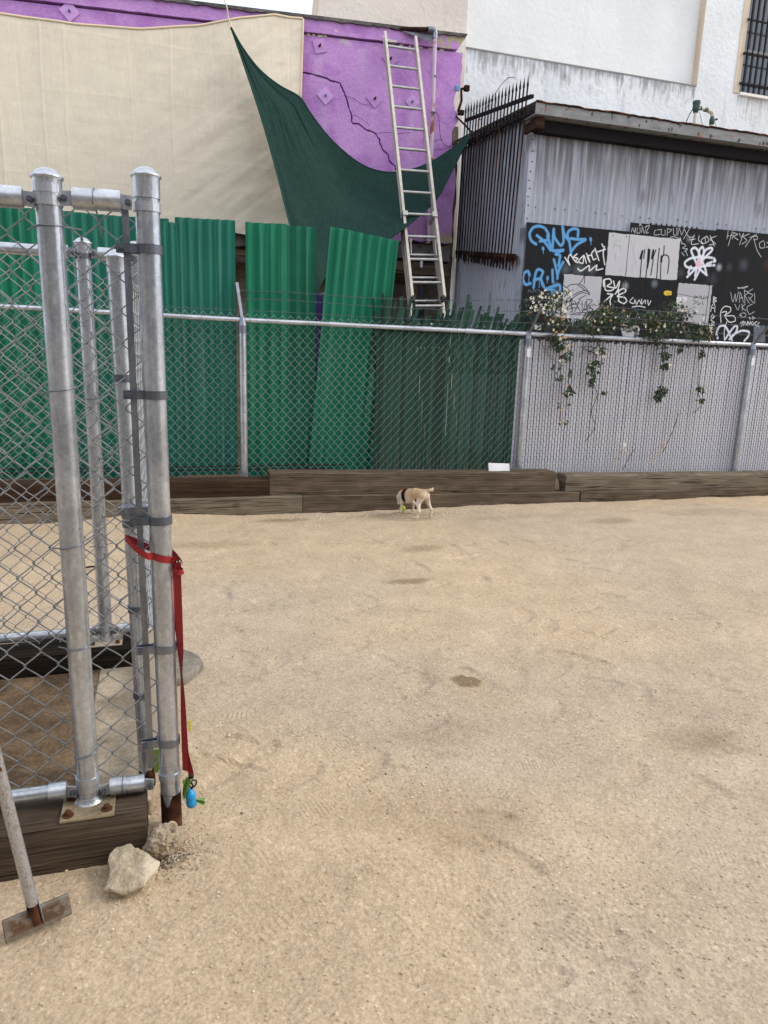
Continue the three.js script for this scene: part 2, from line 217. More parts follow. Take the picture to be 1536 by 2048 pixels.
// ---------------------------------------------------------------- timbers
function beam(name, label, group, x0, x1, y0a, y1a, y0b, y1b, z0, z1, mat, s) {        // a = left end, b = right end
  const nu = Math.max(8, Math.round((x1 - x0) / .05)), rows = []; const e = .012;
  const ring = (t) => { const x = lerp(x0, x1, t), y0 = lerp(y0a, y0b, t), y1 = lerp(y1a, y1b, t); return [[z1, y0], [z1, y1 - e], [z1 - e, y1], [z0 + e, y1], [z0, y1 - e], [z0, y0]].map(([z, y], k) => V(x + (t === 0 || t === 1 ? .006 * (vn(k * 3, s, 2) - .5) : 0), y + .010 * (fbm(x * 3 + k * 5, s, 3, 7) - .5), z + .012 * (fbm(x * 2.5 + k * 9, s + 4, 3, 9) - .5))); };
  const g = new G(); let prev = ring(0);
  const off = s * .37; let vv = [0]; for (let k = 1; k < 6; k++) vv.push(vv[k - 1] + prev[k].distanceTo(prev[k - 1]));
  for (let i = 1; i <= nu; i++) { const cur = ring(i / nu), ua = lerp(x0, x1, (i - 1) / nu) + off, ub = lerp(x0, x1, i / nu) + off; for (let k = 0; k < 5; k++) g.quad(prev[k], cur[k], cur[k + 1], prev[k + 1], [ua, vv[k] + off, ub, vv[k] + off, ub, vv[k + 1] + off, ua, vv[k + 1] + off]); prev = cur; }
  const A = ring(0), B = ring(1), fan = (R, flip) => { for (let k = 1; k < 5; k++) { const t = [R[0], R[k], R[k + 1]]; if (flip) t.reverse(); const n = V(flip ? 1 : -1, 0, 0), id = t.map(q => g.vert(q, n, q.z * .4 + 3, q.y)); g.x.push(...id); } };
  fan(A, false); fan(B, true);
  const m = part(name, g.geo(), mat, scene); return tag(m, label, 'timber', group);
}
beam('landscape_timber', 'dark brown stained timber of the upper course, lower than its grey neighbour', null, -4.2, .945, .145, .345, .15, .32, -6.84, -6.63, M.woodDark, 1);
beam('landscape_timber', 'thick grey knotty timber of the upper course behind the dog', null, .94, 4.0, .165, .385, .112, .332, -6.85, -6.625, M.woodGrey, 2);
beam('landscape_timber', 'pale weathered timber of the upper course under the grey slats', null, 4.13, 11, .125, .298, .06, .2, -6.83, -6.63, M.woodPale, 3);
beam('landscape_timber', 'half buried lower timber with a pale scuffed end, below the dark brown beam', null, -4.2, 1.245, -.12, .19, -.12, .163, -6.82, -6.6, M.woodPale, 4);
beam('landscape_timber', 'half buried grey brown lower timber behind the dog', null, 1.255, 4.295, -.12, .162, -.12, .114, -6.82, -6.6, M.woodGrey, 5);
beam('landscape_timber', 'half buried lower timber below the pale weathered beam', null, 4.31, 11, -.12, .119, -.12, .06, -6.82, -6.6, M.woodGrey, 6);
beam('landscape_timber', 'dark grained timber kerb carrying the bolted post plate', null, -2.2, -.097, -.08, .148, -.08, .145, -2.205, -2.03, M.woodNear, 7);
beam('landscape_timber', 'timber kerb at the far side of the fenced pen', null, -2.6, -.06, -.08, .14, -.08, .14, -3.52, -3.345, M.woodShaded, 8);

// ---------------------------------------------------------------- chain link
// map(u, v, w): u along the fence, v up, w out of its plane
function chainLink(g, map, u0, u1, v0, v1, p, h, r, sides, skip) {
  const n = Math.round((u1 - u0) / p);
  for (let k = 0; k < n; k++) {
    const ua = u0 + k * p; if (skip && skip(ua + p / 2)) continue; const pts = []; const m = Math.floor((v1 - v0) / (h / 2));
    for (let j = 0; j <= m; j++) {
      const right = (j + k) % 2, u = right ? ua + p + r * .9 : ua - r * .9, v = v0 + j * h / 2, j1 = .0025 * (hash(k, j, 12) - .5);
      pts.push(map(u, v + j1 - h * .03, right ? r : -r), map(u, v + j1 + h * .03, right ? -r : r));
      if (j < m) { const rise = !right; pts.push(map(ua + p / 2, v + h / 4 + j1, rise ? r * 1.6 : -r * 1.6)); }
    }
    g.tube(pts, r, sides, false);
  }
  return g;
}
const pipe = (a, b, r, s = 18) => tube([a, b], r, s);
function domeCap(r, skirt = .05) { return lathe([[r + .002, -skirt], [r + .003, -.006], [r + .007, -.004], [r + .007, .002], [r + .001, .006], [r * .93, r * .3], [r * .72, r * .52], [r * .4, r * .66], [.0005, r * .7]], 24); }
function bandGeo(r, h, tail) { const g = new G(), n = 22; const f = (i, rad, y) => { const a = i / n * 2 * Math.PI; return V(Math.cos(a) * rad, y, Math.sin(a) * rad); };
  for (let i = 0; i < n; i++) { const a0 = i, a1 = i + 1, R = r + .0035; g.quad(f(a1, R, 0), f(a0, R, 0), f(a0, R, h), f(a1, R, h)); g.quad(f(a0, R, h), f(a0, r, h), f(a1, r, h), f(a1, R, h)); g.quad(f(a1, R, 0), f(a1, r, 0), f(a0, r, 0), f(a0, R, 0)); }
  const l = [g.geo().toNonIndexed()]; if (tail) { l.push(box(-r - tail, -r * .7, 0, h, r * .45, r * .45 + .005)); l.push(box(-r - tail, -r * .7, 0, h, r * .45 - .02, r * .45 - .015)); } return merge(l); }
function bolt(r, len) { return merge([new THREE.CylinderGeometry(r, r, len, 6).rotateX(Math.PI / 2), new THREE.CylinderGeometry(r * .55, r * .55, len * 2.2, 8).rotateX(Math.PI / 2)]); }
const at = (m, x, y, z, ry = 0, rx = 0, rz = 0) => { m.position.set(x, y, z); m.rotation.set(rx, ry, rz); return m; };

// ---- the long fence at the back
const FZ = -6.9;
{
  const f = thing('chain_link_fence', 'long galvanised chain link fence with barbed wire along the back timbers', 'fence', [0, 0, FZ]);
  const px = [-2.25, .728, 3.684, 6.612], railY = [1.84, 1.781, 1.762, 1.745, 1.72], rx = [-3.6, .728, 3.684, 6.612, 9.6];
  px.forEach((x, i) => {
    const post = part('post', pipe([x, -.1, .012], [x, railY[i ? i : 0] - .03 + (i ? 0 : -.02), .012], .036, 16), M.galv, f);
    const y = [1.81, 1.781, 1.762, 1.745][i];
    part('cap', merge([lathe([[.0395, -.12], [.0395, -.05], [.041, -.045], [.030, -.012], [.022, .03], [.0005, .032]], 16).translate(x, y, .012)]), M.galvDark, post);
    const dir = i === 1 ? [-.03, .34, -.16] : [.0, .27, .24];
    part('barb_arm', bar([x, y - .01, .012], [x + dir[0], y + dir[1], .012 + dir[2]], .028, .014), M.galvDark, post);
    if (i > 1) { const s = part('sticker', box(x - .022, x + .022, y - .235, y - .15, .0485, .0495), std({ color: 0xdfe2e2, roughness: .6 }), post); }
    for (const ty of [.42, .86, 1.25]) part('tie', tube(Array.from({ length: 13 }, (_, k) => { const a = k / 12 * 2 * Math.PI; return V(x + Math.cos(a) * .0385, ty + hash(i, ty * 10 | 0, 2) * .1 + .004 * Math.sin(a), .012 + Math.sin(a) * .0385); }), .0022, 5), M.wire, post);
  });
  for (let i = 0; i < 4; i++) part('top_rail', pipe([rx[i], railY[i], -.004], [rx[i + 1], railY[i + 1], -.004], .0235, 14), M.galv, f);
  for (const x of [1.6, 2.55, 3.02, 4.6]) part('rail_sleeve', pipe([x - .045, 1.781 - (x - .728) * .0064, -.004], [x + .045, 1.781 - (x - .728) * .0064 - .0006, -.004], .0262, 14), M.galv, f);
  for (let k = 0; k < 16; k++) { const x = -1.3 + k * .52 + .1 * hash(k, 1, 4), y = 1.781 - (x - .728) * (x < .728 ? .0137 : .0064); part('rail_tie', tube(Array.from({ length: 11 }, (_, q) => { const a = q / 10 * 2 * Math.PI; return V(x + .004 * Math.sin(a), y + Math.cos(a) * .0265, -.004 + Math.sin(a) * .0265); }), .0022, 5), M.wire, f); }
  const sag = (x) => (x < .728 ? .0137 : .0064) * (.728 - x);
  // open mesh, then the tighter mesh of the slatted bays
  const open = new G(); chainLink(open, (u, v, w) => V(u, v + sag(u), w - .032), -2.4, 3.64, .285, 1.845, .0403, .089, .0018, 5);
  part('chain_link_mesh', open.geo(), M.wire, f);
  const tight = new G(); chainLink(tight, (u, v, w) => V(u, v + sag(u), w * 1.3 - .032), 3.60, 8.4, .2, 1.80, .0352, .066, .0018, 5);
  part('chain_link_mesh', tight.geo(), M.wire, f);
  // slats: pale grey, one by one
  const slatM = [0, 1, 2, 3].map(k => std({ color: new THREE.Color().setRGB(.47 + .02 * k, .475 + .02 * k, .53 + .022 * k), roughness: .65 }));
  const gs = [0, 1, 2].map(k => box(-.0133, .0133, 0, 1.44 + k * .008, -.0014, .0014, .0012));
  for (let k = 0; k < 118; k++) { const u = 3.60 + (k + .5) * .0352, s = part('grey_slat', gs[k % 3], slatM[hash(k, 2, 6) * 4 | 0], f); at(s, u, .28 + sag(u) +   .012 * (hash(k, 1, 6) - .5), -.032, .12 * (hash(k, 3, 6) - .5), 0, .006 * (hash(k, 4, 6) - .5)); }
  const looseA = box(-.0165, .0165, 0, 1, -.0013, .0013, .001), looseB = box(-.014, .014, 0, .93, -.0013, .0013, .001);
  // slats: dark green, most of them pushed up and splayed above the rail
  const gm = [[.020, .062, .042], [.016, .050, .034], [.025, .072, .050], [.014, .040, .030]].map(c => std({ color: new THREE.Color().setRGB(...c), roughness: .8 }));
  for (let k = 0; k < 40; k++) {
    const u = 2.06 + k * .0392, t = k / 39, top = t < .14 ? rr(.16, .36) : t < .3 ? rr(.08, .26) : rr(.14, .30), lean = (t < .1 ? .02 : .12 + .42 * t) + .3 * (hash(k, 8, 3) - .5), yb = 1.74 + sag(u), g = new G();
    const pts = [[0, .3], [0, 1.0], [0, yb - .06], [Math.sin(lean) * .03, yb], [Math.sin(lean) * top, yb + Math.cos(lean) * top]];
    const w = .0172, d = .0015; for (let i = 0; i < 4; i++) { const [xa, ya] = pts[i], [xb, y2] = pts[i + 1]; for (const s of [1, -1]) { const A = V(xa - w * s, ya, d * s), B = V(xa + w * s, ya, d * s), C = V(xb + w * s, y2, d * s), D = V(xb - w * s, y2, d * s); g.quad(A, B, C, D); } for (const s of [1, -1]) g.quad(V(xa + w * s, ya, d * s), V(xa + w * s, ya, -d * s), V(xb + w * s, y2, -d * s), V(xb + w * s, y2, d * s)); }
    const tp = pts[4]; g.quad(V(tp[0] - w, tp[1], d), V(tp[0] + w, tp[1], d), V(tp[0] + w, tp[1], -d), V(tp[0] - w, tp[1], -d));
    const s = part('green_slat', g.geo(), gm[hash(k, 5, 9) * 4 | 0], f); at(s, u, 0, -.032, .16 * (hash(k, 6, 9) - .5));
  }
  for (let k = 0; k < 38; k++) {   // a second, looser row of broken slats behind the rail
    const u = 2.1 + k * .0405 + .02 * (hash(k, 3, 31) - .5), L = .5 + .30 * hash(k, 4, 31), s = part('green_slat', k % 2 ? looseA : looseB, gm[hash(k, 5, 31) * 4 | 0], f); s.scale.y = L; at(s, u - .05, 1.34, -.062, .2 * (hash(k, 6, 31) - .5), 0, -(.05 + .3 * k / 38) + .28 * (hash(k, 7, 31) - .5));
  }
  // barbed wire: two twisted strands and barbs
  const rows = [[1.90, 1.87, 1.87, 1.86], [1.97, 1.985, 1.98, 1.965], [2.09, 2.06, 2.09, 2.04]];
  rows.forEach((ys, q) => {
    const g = new G(), xs = [-2.4, 1.2, 3.64, 8.5]; const yAt = x => { let i = 0; while (i < 2 && x > xs[i + 1]) i++; const t = (x - xs[i]) / (xs[i + 1] - xs[i]); return lerp(ys[i], ys[i + 1], t) - .02 * Math.sin(t * Math.PI) * (q + 1) * .6; };
    const k = (q + 1) / 3, zAt = x => .012 + k * lerp(-.15, .22, sst(.9, 3.5, x));
    for (const ph of [0, Math.PI]) { const pts = []; for (let x = q === 0 ? -2.4 : .7; x < 8.5; x += .02) pts.push(V(x, yAt(x) + .0022 * Math.cos(x * 70 + ph), zAt(x) + .0022 * Math.sin(x * 70 + ph))); g.tube(pts, .0016, 4, false); }
    for (let x = -2.3 + q * .05; x < 8.4; x += .127) { if (q && x < .7) continue; const y = yAt(x), zb = zAt(x); g.tube([[x - .01, y + .016, zb], [x, y, zb + .004], [x + .012, y - .014, zb + .002]], .0015, 4, false); g.tube([[x - .008, y - .014, zb + .002], [x, y, zb - .004], [x + .009, y + .016, zb]], .0015, 4, false); }
    part('barbed_wire', g.geo(), M.galvBand, f);
  });
}
// ---------------------------------------------------------------- the pen in the foreground
function railEnd(f, x, y, z, dir, cupLen = .055) {      // rail-end cup, flange and bolt; dir +1: cup opens to the right
  const c = part('rail_end', merge([tube([[x, y, z], [x + dir * .001, y, z], [x + dir * .004, y, z], [x + dir * cupLen, y, z]], [.021, .0255, .0272, .0272], 22), bar([x - dir * .028, y - .004, z + .012], [x + dir * .01, y, z + .004], .006, .036)]), M.galv, f);
  part('bolt', bolt(.0085, .012).translate(x - dir * .018, y - .004, z + .021), M.galvBand, c); return c;
}
function wrapTie(f, x, y, z, r, tilt, tail) { const pts = []; pts.push(V(x - r - tail[0], y + tail[1], z + .004)); for (let k = 0; k <= 12; k++) { const a = Math.PI - k / 12 * Math.PI; pts.push(V(x + Math.cos(a) * (r + .002), y + tilt * (k / 12 - .5), z + Math.sin(a) * (r + .002))); } pts.push(V(x + r + tail[2], y + tail[3], z + .002)); return part('wire_tie', tube(pts, .0021, 6), M.galvDark, f); }
{
  const f = thing('pen_fence', 'near chain link panel with two tall domed galvanised posts', 'fence', [0, 0, -2.135]);
  const ax = -.265, bx = -.022, R = .0325, az = 0, bz = -.021;
  const pa = part('post', pipe([ax, .15, az], [ax + .001, 1.955, az], R, 28), M.galv, f);
  part('cap', domeCap(R, .05).translate(ax + .001, 1.955, az), M.galv, pa);
  const plate = part('base_plate', box(ax - .075, ax + .078, .1475, .1555, -.03, .098, .002), std({ map: M.concrete.map, color: 0xe6e3dc, roughness: .85 }), pa);
  part('weld', lathe([[R + .012, 0], [R + .006, .006], [R + .001, .02]], 24).translate(ax, .155, az), M.galv, pa);
  for (const [x, z] of [[-.053, .072], [.056, .068], [-.05, -.012], [.057, -.014]]) { const b = part('lag_bolt', lathe([[.0005, .016], [.008, .0155], [.0105, .012], [.0105, .003]], 6).translate(ax + x, .156, z), M.rust, pa); part('washer', lathe([[.0005, .003], [.016, .0028], [.017, 0]], 18).translate(ax + x, .156, z), M.rust, b); }
  const pb = part('post', pipe([bx, .125, bz], [bx, 1.985, bz], R - .0005, 28), M.galv, f);
  part('cap', domeCap(R, .058).translate(bx, 1.985, bz), M.galv, pb);
  part('rusted_foot', pipe([bx, -.05, bz], [bx, .128, bz], R - .0002, 24), M.rustDark, pb).userData.label = 'rust eaten foot of the post';
  part('peeled_paint', grid(10, 8, (u, v) => { const a = 1.9 + 1.0 * (u - .5), w = .5 + .5 * fbm(u * 6, v * 3, 3, 3); const k = (u - .5) * 2, y = .128 - v * .05 * Math.max(0, 1 - k * k * 1.2) * w; return V(bx + Math.cos(a) * (R + .0012), y, bz + Math.sin(a) * (R + .0012)); }), M.galv, pb);
  // collars near the top, tension bands with bolts down the right post
  for (const [x, z, y] of [[ax, az, 1.885], [ax, az, 1.915], [bx, bz, 1.893], [ax, az, .192], [ax, az, .215], [bx, bz, .178]]) at(part('collar', bandGeo(R, .024), M.galv, f), x, y, z);
  for (const [y, dark] of [[1.785, 1], [1.393, 1], [1.026, 1], [.62, 0], [.30, 0]]) { const b = part('tension_band', bandGeo(R, .024, .052), dark ? M.galvBand : M.galvDark, f); at(b, bx, y, bz); part('bolt', bolt(.0075, .012).translate(-R - .038, .012, .026), M.galvBand, b); }
  part('tension_bar', box(bx - .066, bx - .048, .225, 1.895, bz + .002, bz + .008), M.galvDark, f);
  // rails
  railEnd(f, ax + .058, 1.909, 0, 1); railEnd(f, bx - .066, 1.913, -.008, -1); part('top_rail', pipe([ax + .07, 1.9095, 0], [bx - .08, 1.9125, -.006], .0245, 18), M.galv, f);
  railEnd(f, ax + .062, .187, 0, 1, .05); railEnd(f, bx - .078, .181, -.006, -1, .05); part('bottom_rail', pipe([ax + .08, .187, 0], [bx - .09, .1815, -.005], .0235, 18), M.galv, f);
  railEnd(f, ax - .058, 1.9, 0, -1); part('top_rail', pipe([-2.2, 1.9, 0], [ax - .07, 1.9, 0], .0245, 18), M.galv, f);
  railEnd(f, ax - .062, .197, 0, -1, .05); part('bottom_rail', pipe([-2.2, .2, 0], [ax - .08, .197, 0], .0235, 18), M.galv, f);
  // mesh behind the posts
  const mz = -.045, g = new G(); chainLink(g, (u, v, w) => V(u, v + .004 * Math.sin(u * 9), mz + w + .004 * Math.sin(v * 7 + u * 5)), -2.2, bx - .05, .19, 1.935, .0456, .0905, .0021, 8);
  part('chain_link_mesh', g.geo(), M.wire, f);
  wrapTie(f, ax, 1.835, 0, R, .004, [.02, -.012, .045, -.002]); wrapTie(f, ax, 1.417, 0, R, .012, [.018, -.01, .03, .018]); wrapTie(f, ax, .978, 0, R, .018, [.02, -.006, .035, .03]); wrapTie(f, ax, .668, 0, R, .012, [.022, .003, .03, .022]); wrapTie(f, ax, .318, 0, R, .022, [-.01, .004, .028, .034]);
  for (const [x, y, h] of [[-.155, 1.911, .085], [-.165, .187, .06], [-.45, 1.9, .05], [-.52, .197, .06]]) part('wire_tie', tube([...Array.from({ length: 9 }, (_, k) => { const a = -.6 + k / 8 * 4.4; return V(x + .003 * k / 8, y + Math.sin(a) * .028, Math.cos(a) * .028); }), V(x + .012, y - h, mz + .004), V(x + .018, y - h - .004, mz)], .0021, 6), M.galvDark, f);
}
{ // far side of the pen
  const f = thing('pen_fence', 'far chain link panel of the pen with shorter looking domed posts', 'fence', [0, 0, -3.44]), cx = -.303, ex = -.093, R = .031;
  for (const [x, y0] of [[cx, .15], [ex, .15]]) { const p = part('post', pipe([x, y0, 0], [x, 1.955, 0], R, 22), M.galv, f); part('cap', domeCap(R, .05).translate(x, 1.955, 0), M.galv, p); part('collar', bandGeo(R, .022).translate(x, 1.89, 0), M.galvBand, p); part('collar', bandGeo(R, .022).translate(x, .2, 0), M.galv, p); part('base_plate', box(x - .075, x + .075, .142, .149, -.05, .075, .002), std({ color: 0xa49a8c, roughness: .9 }), p); for (const s of [-1, 1]) part('lag_bolt', lathe([[.0005, .014], [.01, .012], [.0105, 0]], 6).translate(x + s * .055, .149, .055), M.rust, p); }
  for (const [y, n] of [[1.915, 'top_rail'], [.197, 'bottom_rail']]) { part(n, pipe([-2.6, y, 0], [cx - .07, y - .002, 0], .0235, 16), M.galv, f); railEnd(f, cx - .058, y, 0, -1); part(n, pipe([cx + .07, y, 0], [ex - .05, y, 0], .0235, 16), M.galv, f); railEnd(f, cx + .058, y, 0, 1); }
  const g = new G(); chainLink(g, (u, v, w) => V(u, v, w + .03), -2.6, ex, .17, 1.945, .0456, .0905, .0021, 7); part('chain_link_mesh', g.geo(), M.wire, f);
  for (const y of [1.3, .62]) wrapTie(f, cx, y, 0, R, .008, [.02, -.006, .03, .01]);
}
{ // the gate leaf, standing open and seen nearly edge-on
  const f = thing('pen_gate', 'open chain link gate leaf seen edge-on behind the right hand post', 'gate', [-.1, 0, -2.36]);
  const A = V(0, 0, 0), B = V(.012, 0, -.90), dir = B.clone().sub(A).normalize(), L = .90;
  const P = (u, v, w) => V(dir.x * u + w * .98 - .018 * (v / 1.8) * (1 - u / L), v, dir.z * u);
  const s1 = part('upright', tube([P(0, .06, .0), P(0, 1.795, 0)], .0265, 22), M.galv, f); part('cap', domeCap(.0265, .045).translate(-.018, 1.795, 0), M.galv, s1);
  part('rusted_end', tube([P(0, .03, 0), P(0, .1, 0)], .027, 18), M.rustDark, s1);
  for (const y of [1.43, .97, .68, .37]) at(part('band', bandGeo(.0265, .022), M.galvBand, s1), -.018 * y / 1.8, y, 0);
  part('upright', tube([P(L, .08, 0), P(L, 1.76, 0)], .021, 14), M.galv, f);
  part('top_rail', tube([P(.02, 1.745, 0), P(L, 1.745, 0)], .021, 14), M.galv, f); part('elbow', tube([P(L - .1, 1.748, 0), P(L - .03, 1.748, 0), P(L + .012, 1.74, 0), P(L + .02, 1.66, 0)], .0275, 14), std({ color: 0xb9b09c, roughness: .6, metalness: .3 }), f);
  part('bottom_rail', tube([P(.02, .12, 0), P(L, .12, 0)], .021, 14), M.galv, f);
  const g = new G(); chainLink(g, (u, v, w) => P(u, v, w + .03), .03, L, .1, 1.73, .0456, .0905, .0017, 6); part('chain_link_mesh', g.geo(), M.wire, f);
  part('latch', merge([box(-.04, .045, 1.0, 1.05, -.02, .035, .01), box(-.05, .06, 1.02, 1.045, .03, .045, .004), tube([[.04, 1.03, .0], [.075, 1.02, .02], [.085, 1.0, .02]], .009, 8)]), M.galvDark, f);
  const es = part('end_strip', box(.024, .042, .17, .62, .012, .018, .002), std({ color: 0xe4ddd0, roughness: .6, map: tex(64, 256, (u, v) => mix3([240, 238, 232], [150, 108, 70], sst(.62, .8, fbm(u * 6, v * 14, 4, 3)))) }), f);
  part('green_tape', box(.022, .045, .085, .175, .0115, .0205, .002), std({ color: 0x6c8432, roughness: .7 }), es);
}
// soil edge, slab and stones
function stoneSlab(name, label, cat, pts, y0, y1, mat, s, tilt = 0) {
  const n = pts.length, c = pts.reduce((a, b) => [a[0] + b[0] / n, a[1] + b[1] / n], [0, 0]), N = 56, prof = [[1.0, 0], [1.02, .35], [1.0, .8], [.965, .97], [.9, 1], [.6, 1.01], [.3, 1.015], [.02, 1.015]];
  const curve = new THREE.CatmullRomCurve3(pts.map(q => V(q[0], 0, q[1])), true, 'catmullrom', .25); const rim = curve.getSpacedPoints(N).slice(0, N);
  const g = grid(N, prof.length - 1, (u, v) => { const k = Math.round(u * N) % N, j = Math.round(v * (prof.length - 1)), q = rim[k], [r, h] = prof[j]; const jag = 1 + (j < 4 ? .07 : .03) * (fbm(k * .35, s, 3, 5, 0, 0) - .5); const x = c[0] + (q.x - c[0]) * r * jag, z = c[1] + (q.z - c[1]) * r * jag; return V(x, lerp(y0, y1, h) + (j > 3 ? .014 * (fbm(x * 22, z * 22, 3, s) - .5) : 0) + tilt * (z - c[1]), z); }, (u, v, q) => [q.x * 1.3, q.z * 1.3 + q.y * 1.3]);
  return tag(part(name, g, mat, scene), label, cat);
}
tag(part('concrete_slab', box(-.33, -.085, -.05, .05, -3.33, -2.24, .012), M.concrete, scene), 'rough concrete threshold slab inside the pen beside the gate', 'slab');
stoneSlab('flat_stone', 'flat grey stone lying in the sand beyond the gate', 'stone', [[-.08, -3.26], [.029, -3.208], [.088, -3.254], [.14, -3.356], [.132, -3.436], [.074, -3.524], [.013, -3.56], [-.08, -3.5]], -.03, .022, M.flag, 3);
{ const soil = struct('soil_bed', grid(30, 24, (u, v) => { const x = lerp(-2.4, -.33, u), z = lerp(-3.34, -2.21, v); return V(x, .028 + .05 * fbm(x * 4, z * 4, 4, 8) - .02, z); }, (u, v, q) => [q.x, q.z]), conc([72, 58, 44], [128, 108, 84], 71)); }
// broken concrete: a flat topped chunk and a gravelly lump at the foot of the post
{
  const rim = [[-.210, -1.880], [-.198, -1.915], [-.196, -1.941], [-.204, -1.97], [-.2, -1.992], [-.182, -2.017], [-.144, -2.022], [-.13, -2.0], [-.122, -2.001], [-.101, -1.979], [-.06, -1.939], [-.068, -1.914], [-.096, -1.89], [-.103, -1.865], [-.134, -1.861], [-.161, -1.858], [-.19, -1.872]];
  const n = rim.length, N = 90, c = [-.14, -1.935], ring = [], seg = t => { const a = t * n, i = Math.floor(a) % n, j = (i + 1) % n, f = a - Math.floor(a); return [lerp(rim[i][0], rim[j][0], f), lerp(rim[i][1], rim[j][1], f)]; };
  const prof = [[.86, -.02], [.84, .002], [.90, .012], [.97, .022], [1.02, .031], [1.03, .038], [.99, .042], [.75, .045], [.5, .047], [.25, .047], [.01, .047]];
  const g = grid(N, prof.length - 1, (u, v) => { const q = seg(u === 1 ? 0 : u), j = Math.round(v * (prof.length - 1)), [r, h] = prof[j]; const nn = (j < 4 ? .2 : j < 7 ? .10 : .03) * (fbm(u * 22 % 22, j * 1.7, 3, 4, 22, 0) - .5); const x = c[0] + (q[0] - c[0]) * (r + nn), z = c[1] + (q[1] - c[1]) * (r + nn); return V(x, h + (j > 3 ? .008 * (fbm(x * 60, z * 60, 3, 6) - .5) - .20 * (z - c[1]) + .012 * (fbm(x * 30, z * 30, 3, 16) - .5) : .006 * (fbm(x * 80, z * 80 + j, 2, 3) - .5)), z); }, (u, v, q) => [q.x * 2, (q.z + q.y) * 2]);
  const gf = g.toNonIndexed(); gf.computeVertexNormals(); tag(part('concrete_chunk', gf, M.rubble, scene), 'flat topped broken concrete chunk lying against the timber kerb', 'rubble');
  const t = thing('rubble_lump', 'knobbly lump of gravelly concrete at the foot of the rusted post', 'rubble', [-.047, 0, -2.035]); const ico = new THREE.IcosahedronGeometry(1, 12), p = ico.attributes.position;
  for (let i = 0; i < p.count; i++) { const x = p.getX(i), y = p.getY(i), z = p.getZ(i); const k = .62 + .75 * fbm(x * 2.4 + 5, y * 2.4 + z * 2.8 + 3, 5, 8) + .26 * fbm(x * 8 + z * 4, y * 8 + 2, 3, 12); p.setXYZ(i, x * k * .052 + .01 * y, (y * k * .9 + .62) * .055, z * k * .046); } ico.computeVertexNormals();
  part('lump', metricUV(ico), M.rubble, t); seed = 9;
  const gs = [0, 1, 2].map(k => { const g = new THREE.IcosahedronGeometry(1, 2), q = g.attributes.position; for (let i = 0; i < q.count; i++) { const w = .8 + .4 * vn(q.getX(i) * 1.7 + k * 7, q.getY(i) * 1.7 + q.getZ(i) * 2, 3); q.setXYZ(i, q.getX(i) * w, q.getY(i) * w * .75, q.getZ(i) * w); } g.computeVertexNormals(); return g; });
  const cols = [0xb9a384, 0x9c8f80, 0xc9bda6, 0x6c6660, 0xa0805c].map(c => std({ color: c, roughness: .95 }));
  for (let i = 0; i < 26; i++) { const a = rr(0, 6.28), e = rr(.05, 1.2), k = .047; const m = part('pebble', gs[i % 3], cols[i % 5], t); const s = rr(.003, .0075); m.scale.setScalar(s); m.position.set(Math.cos(a) * Math.cos(e) * k + .006, .034 + Math.sin(e) * .048, Math.sin(a) * Math.cos(e) * k); m.rotation.set(a, e, a); }
  const n2 = 420, im = new THREE.InstancedMesh(gs[0], std({ roughness: 1 }), n2), mm = new THREE.Matrix4(), q = new THREE.Quaternion(), cc = new THREE.Color(); seed = 19;
  for (let i = 0; i < n2; i++) { const d = rnd() ** 1.6, a = rr(-2.6, 1.7), x = -.03 + Math.cos(a) * d * .13, z = -2.0 - Math.sin(a) * d * .1, s = rr(.0012, .0048) * (1 - .4 * d); q.setFromEuler(new THREE.Euler(rnd() * 3, rnd() * 6, rnd() * 3)); mm.compose(V(x, groundH(x, z) + s * .5 + .012 * Math.max(0, 1 - d * 2), z), q, V(s, s, s)); im.setMatrixAt(i, mm); const kk = rr(.35, 1.25); im.setColorAt(i, cc.setRGB(.46 * kk, .40 * kk, .31 * kk)); }
  im.name = 'gravel_spill'; tag(im, 'crumbled gravel spilled around the lump at the post foot', 'gravel', null, 'stuff'); im.castShadow = im.receiveShadow = true; scene.add(im);
}
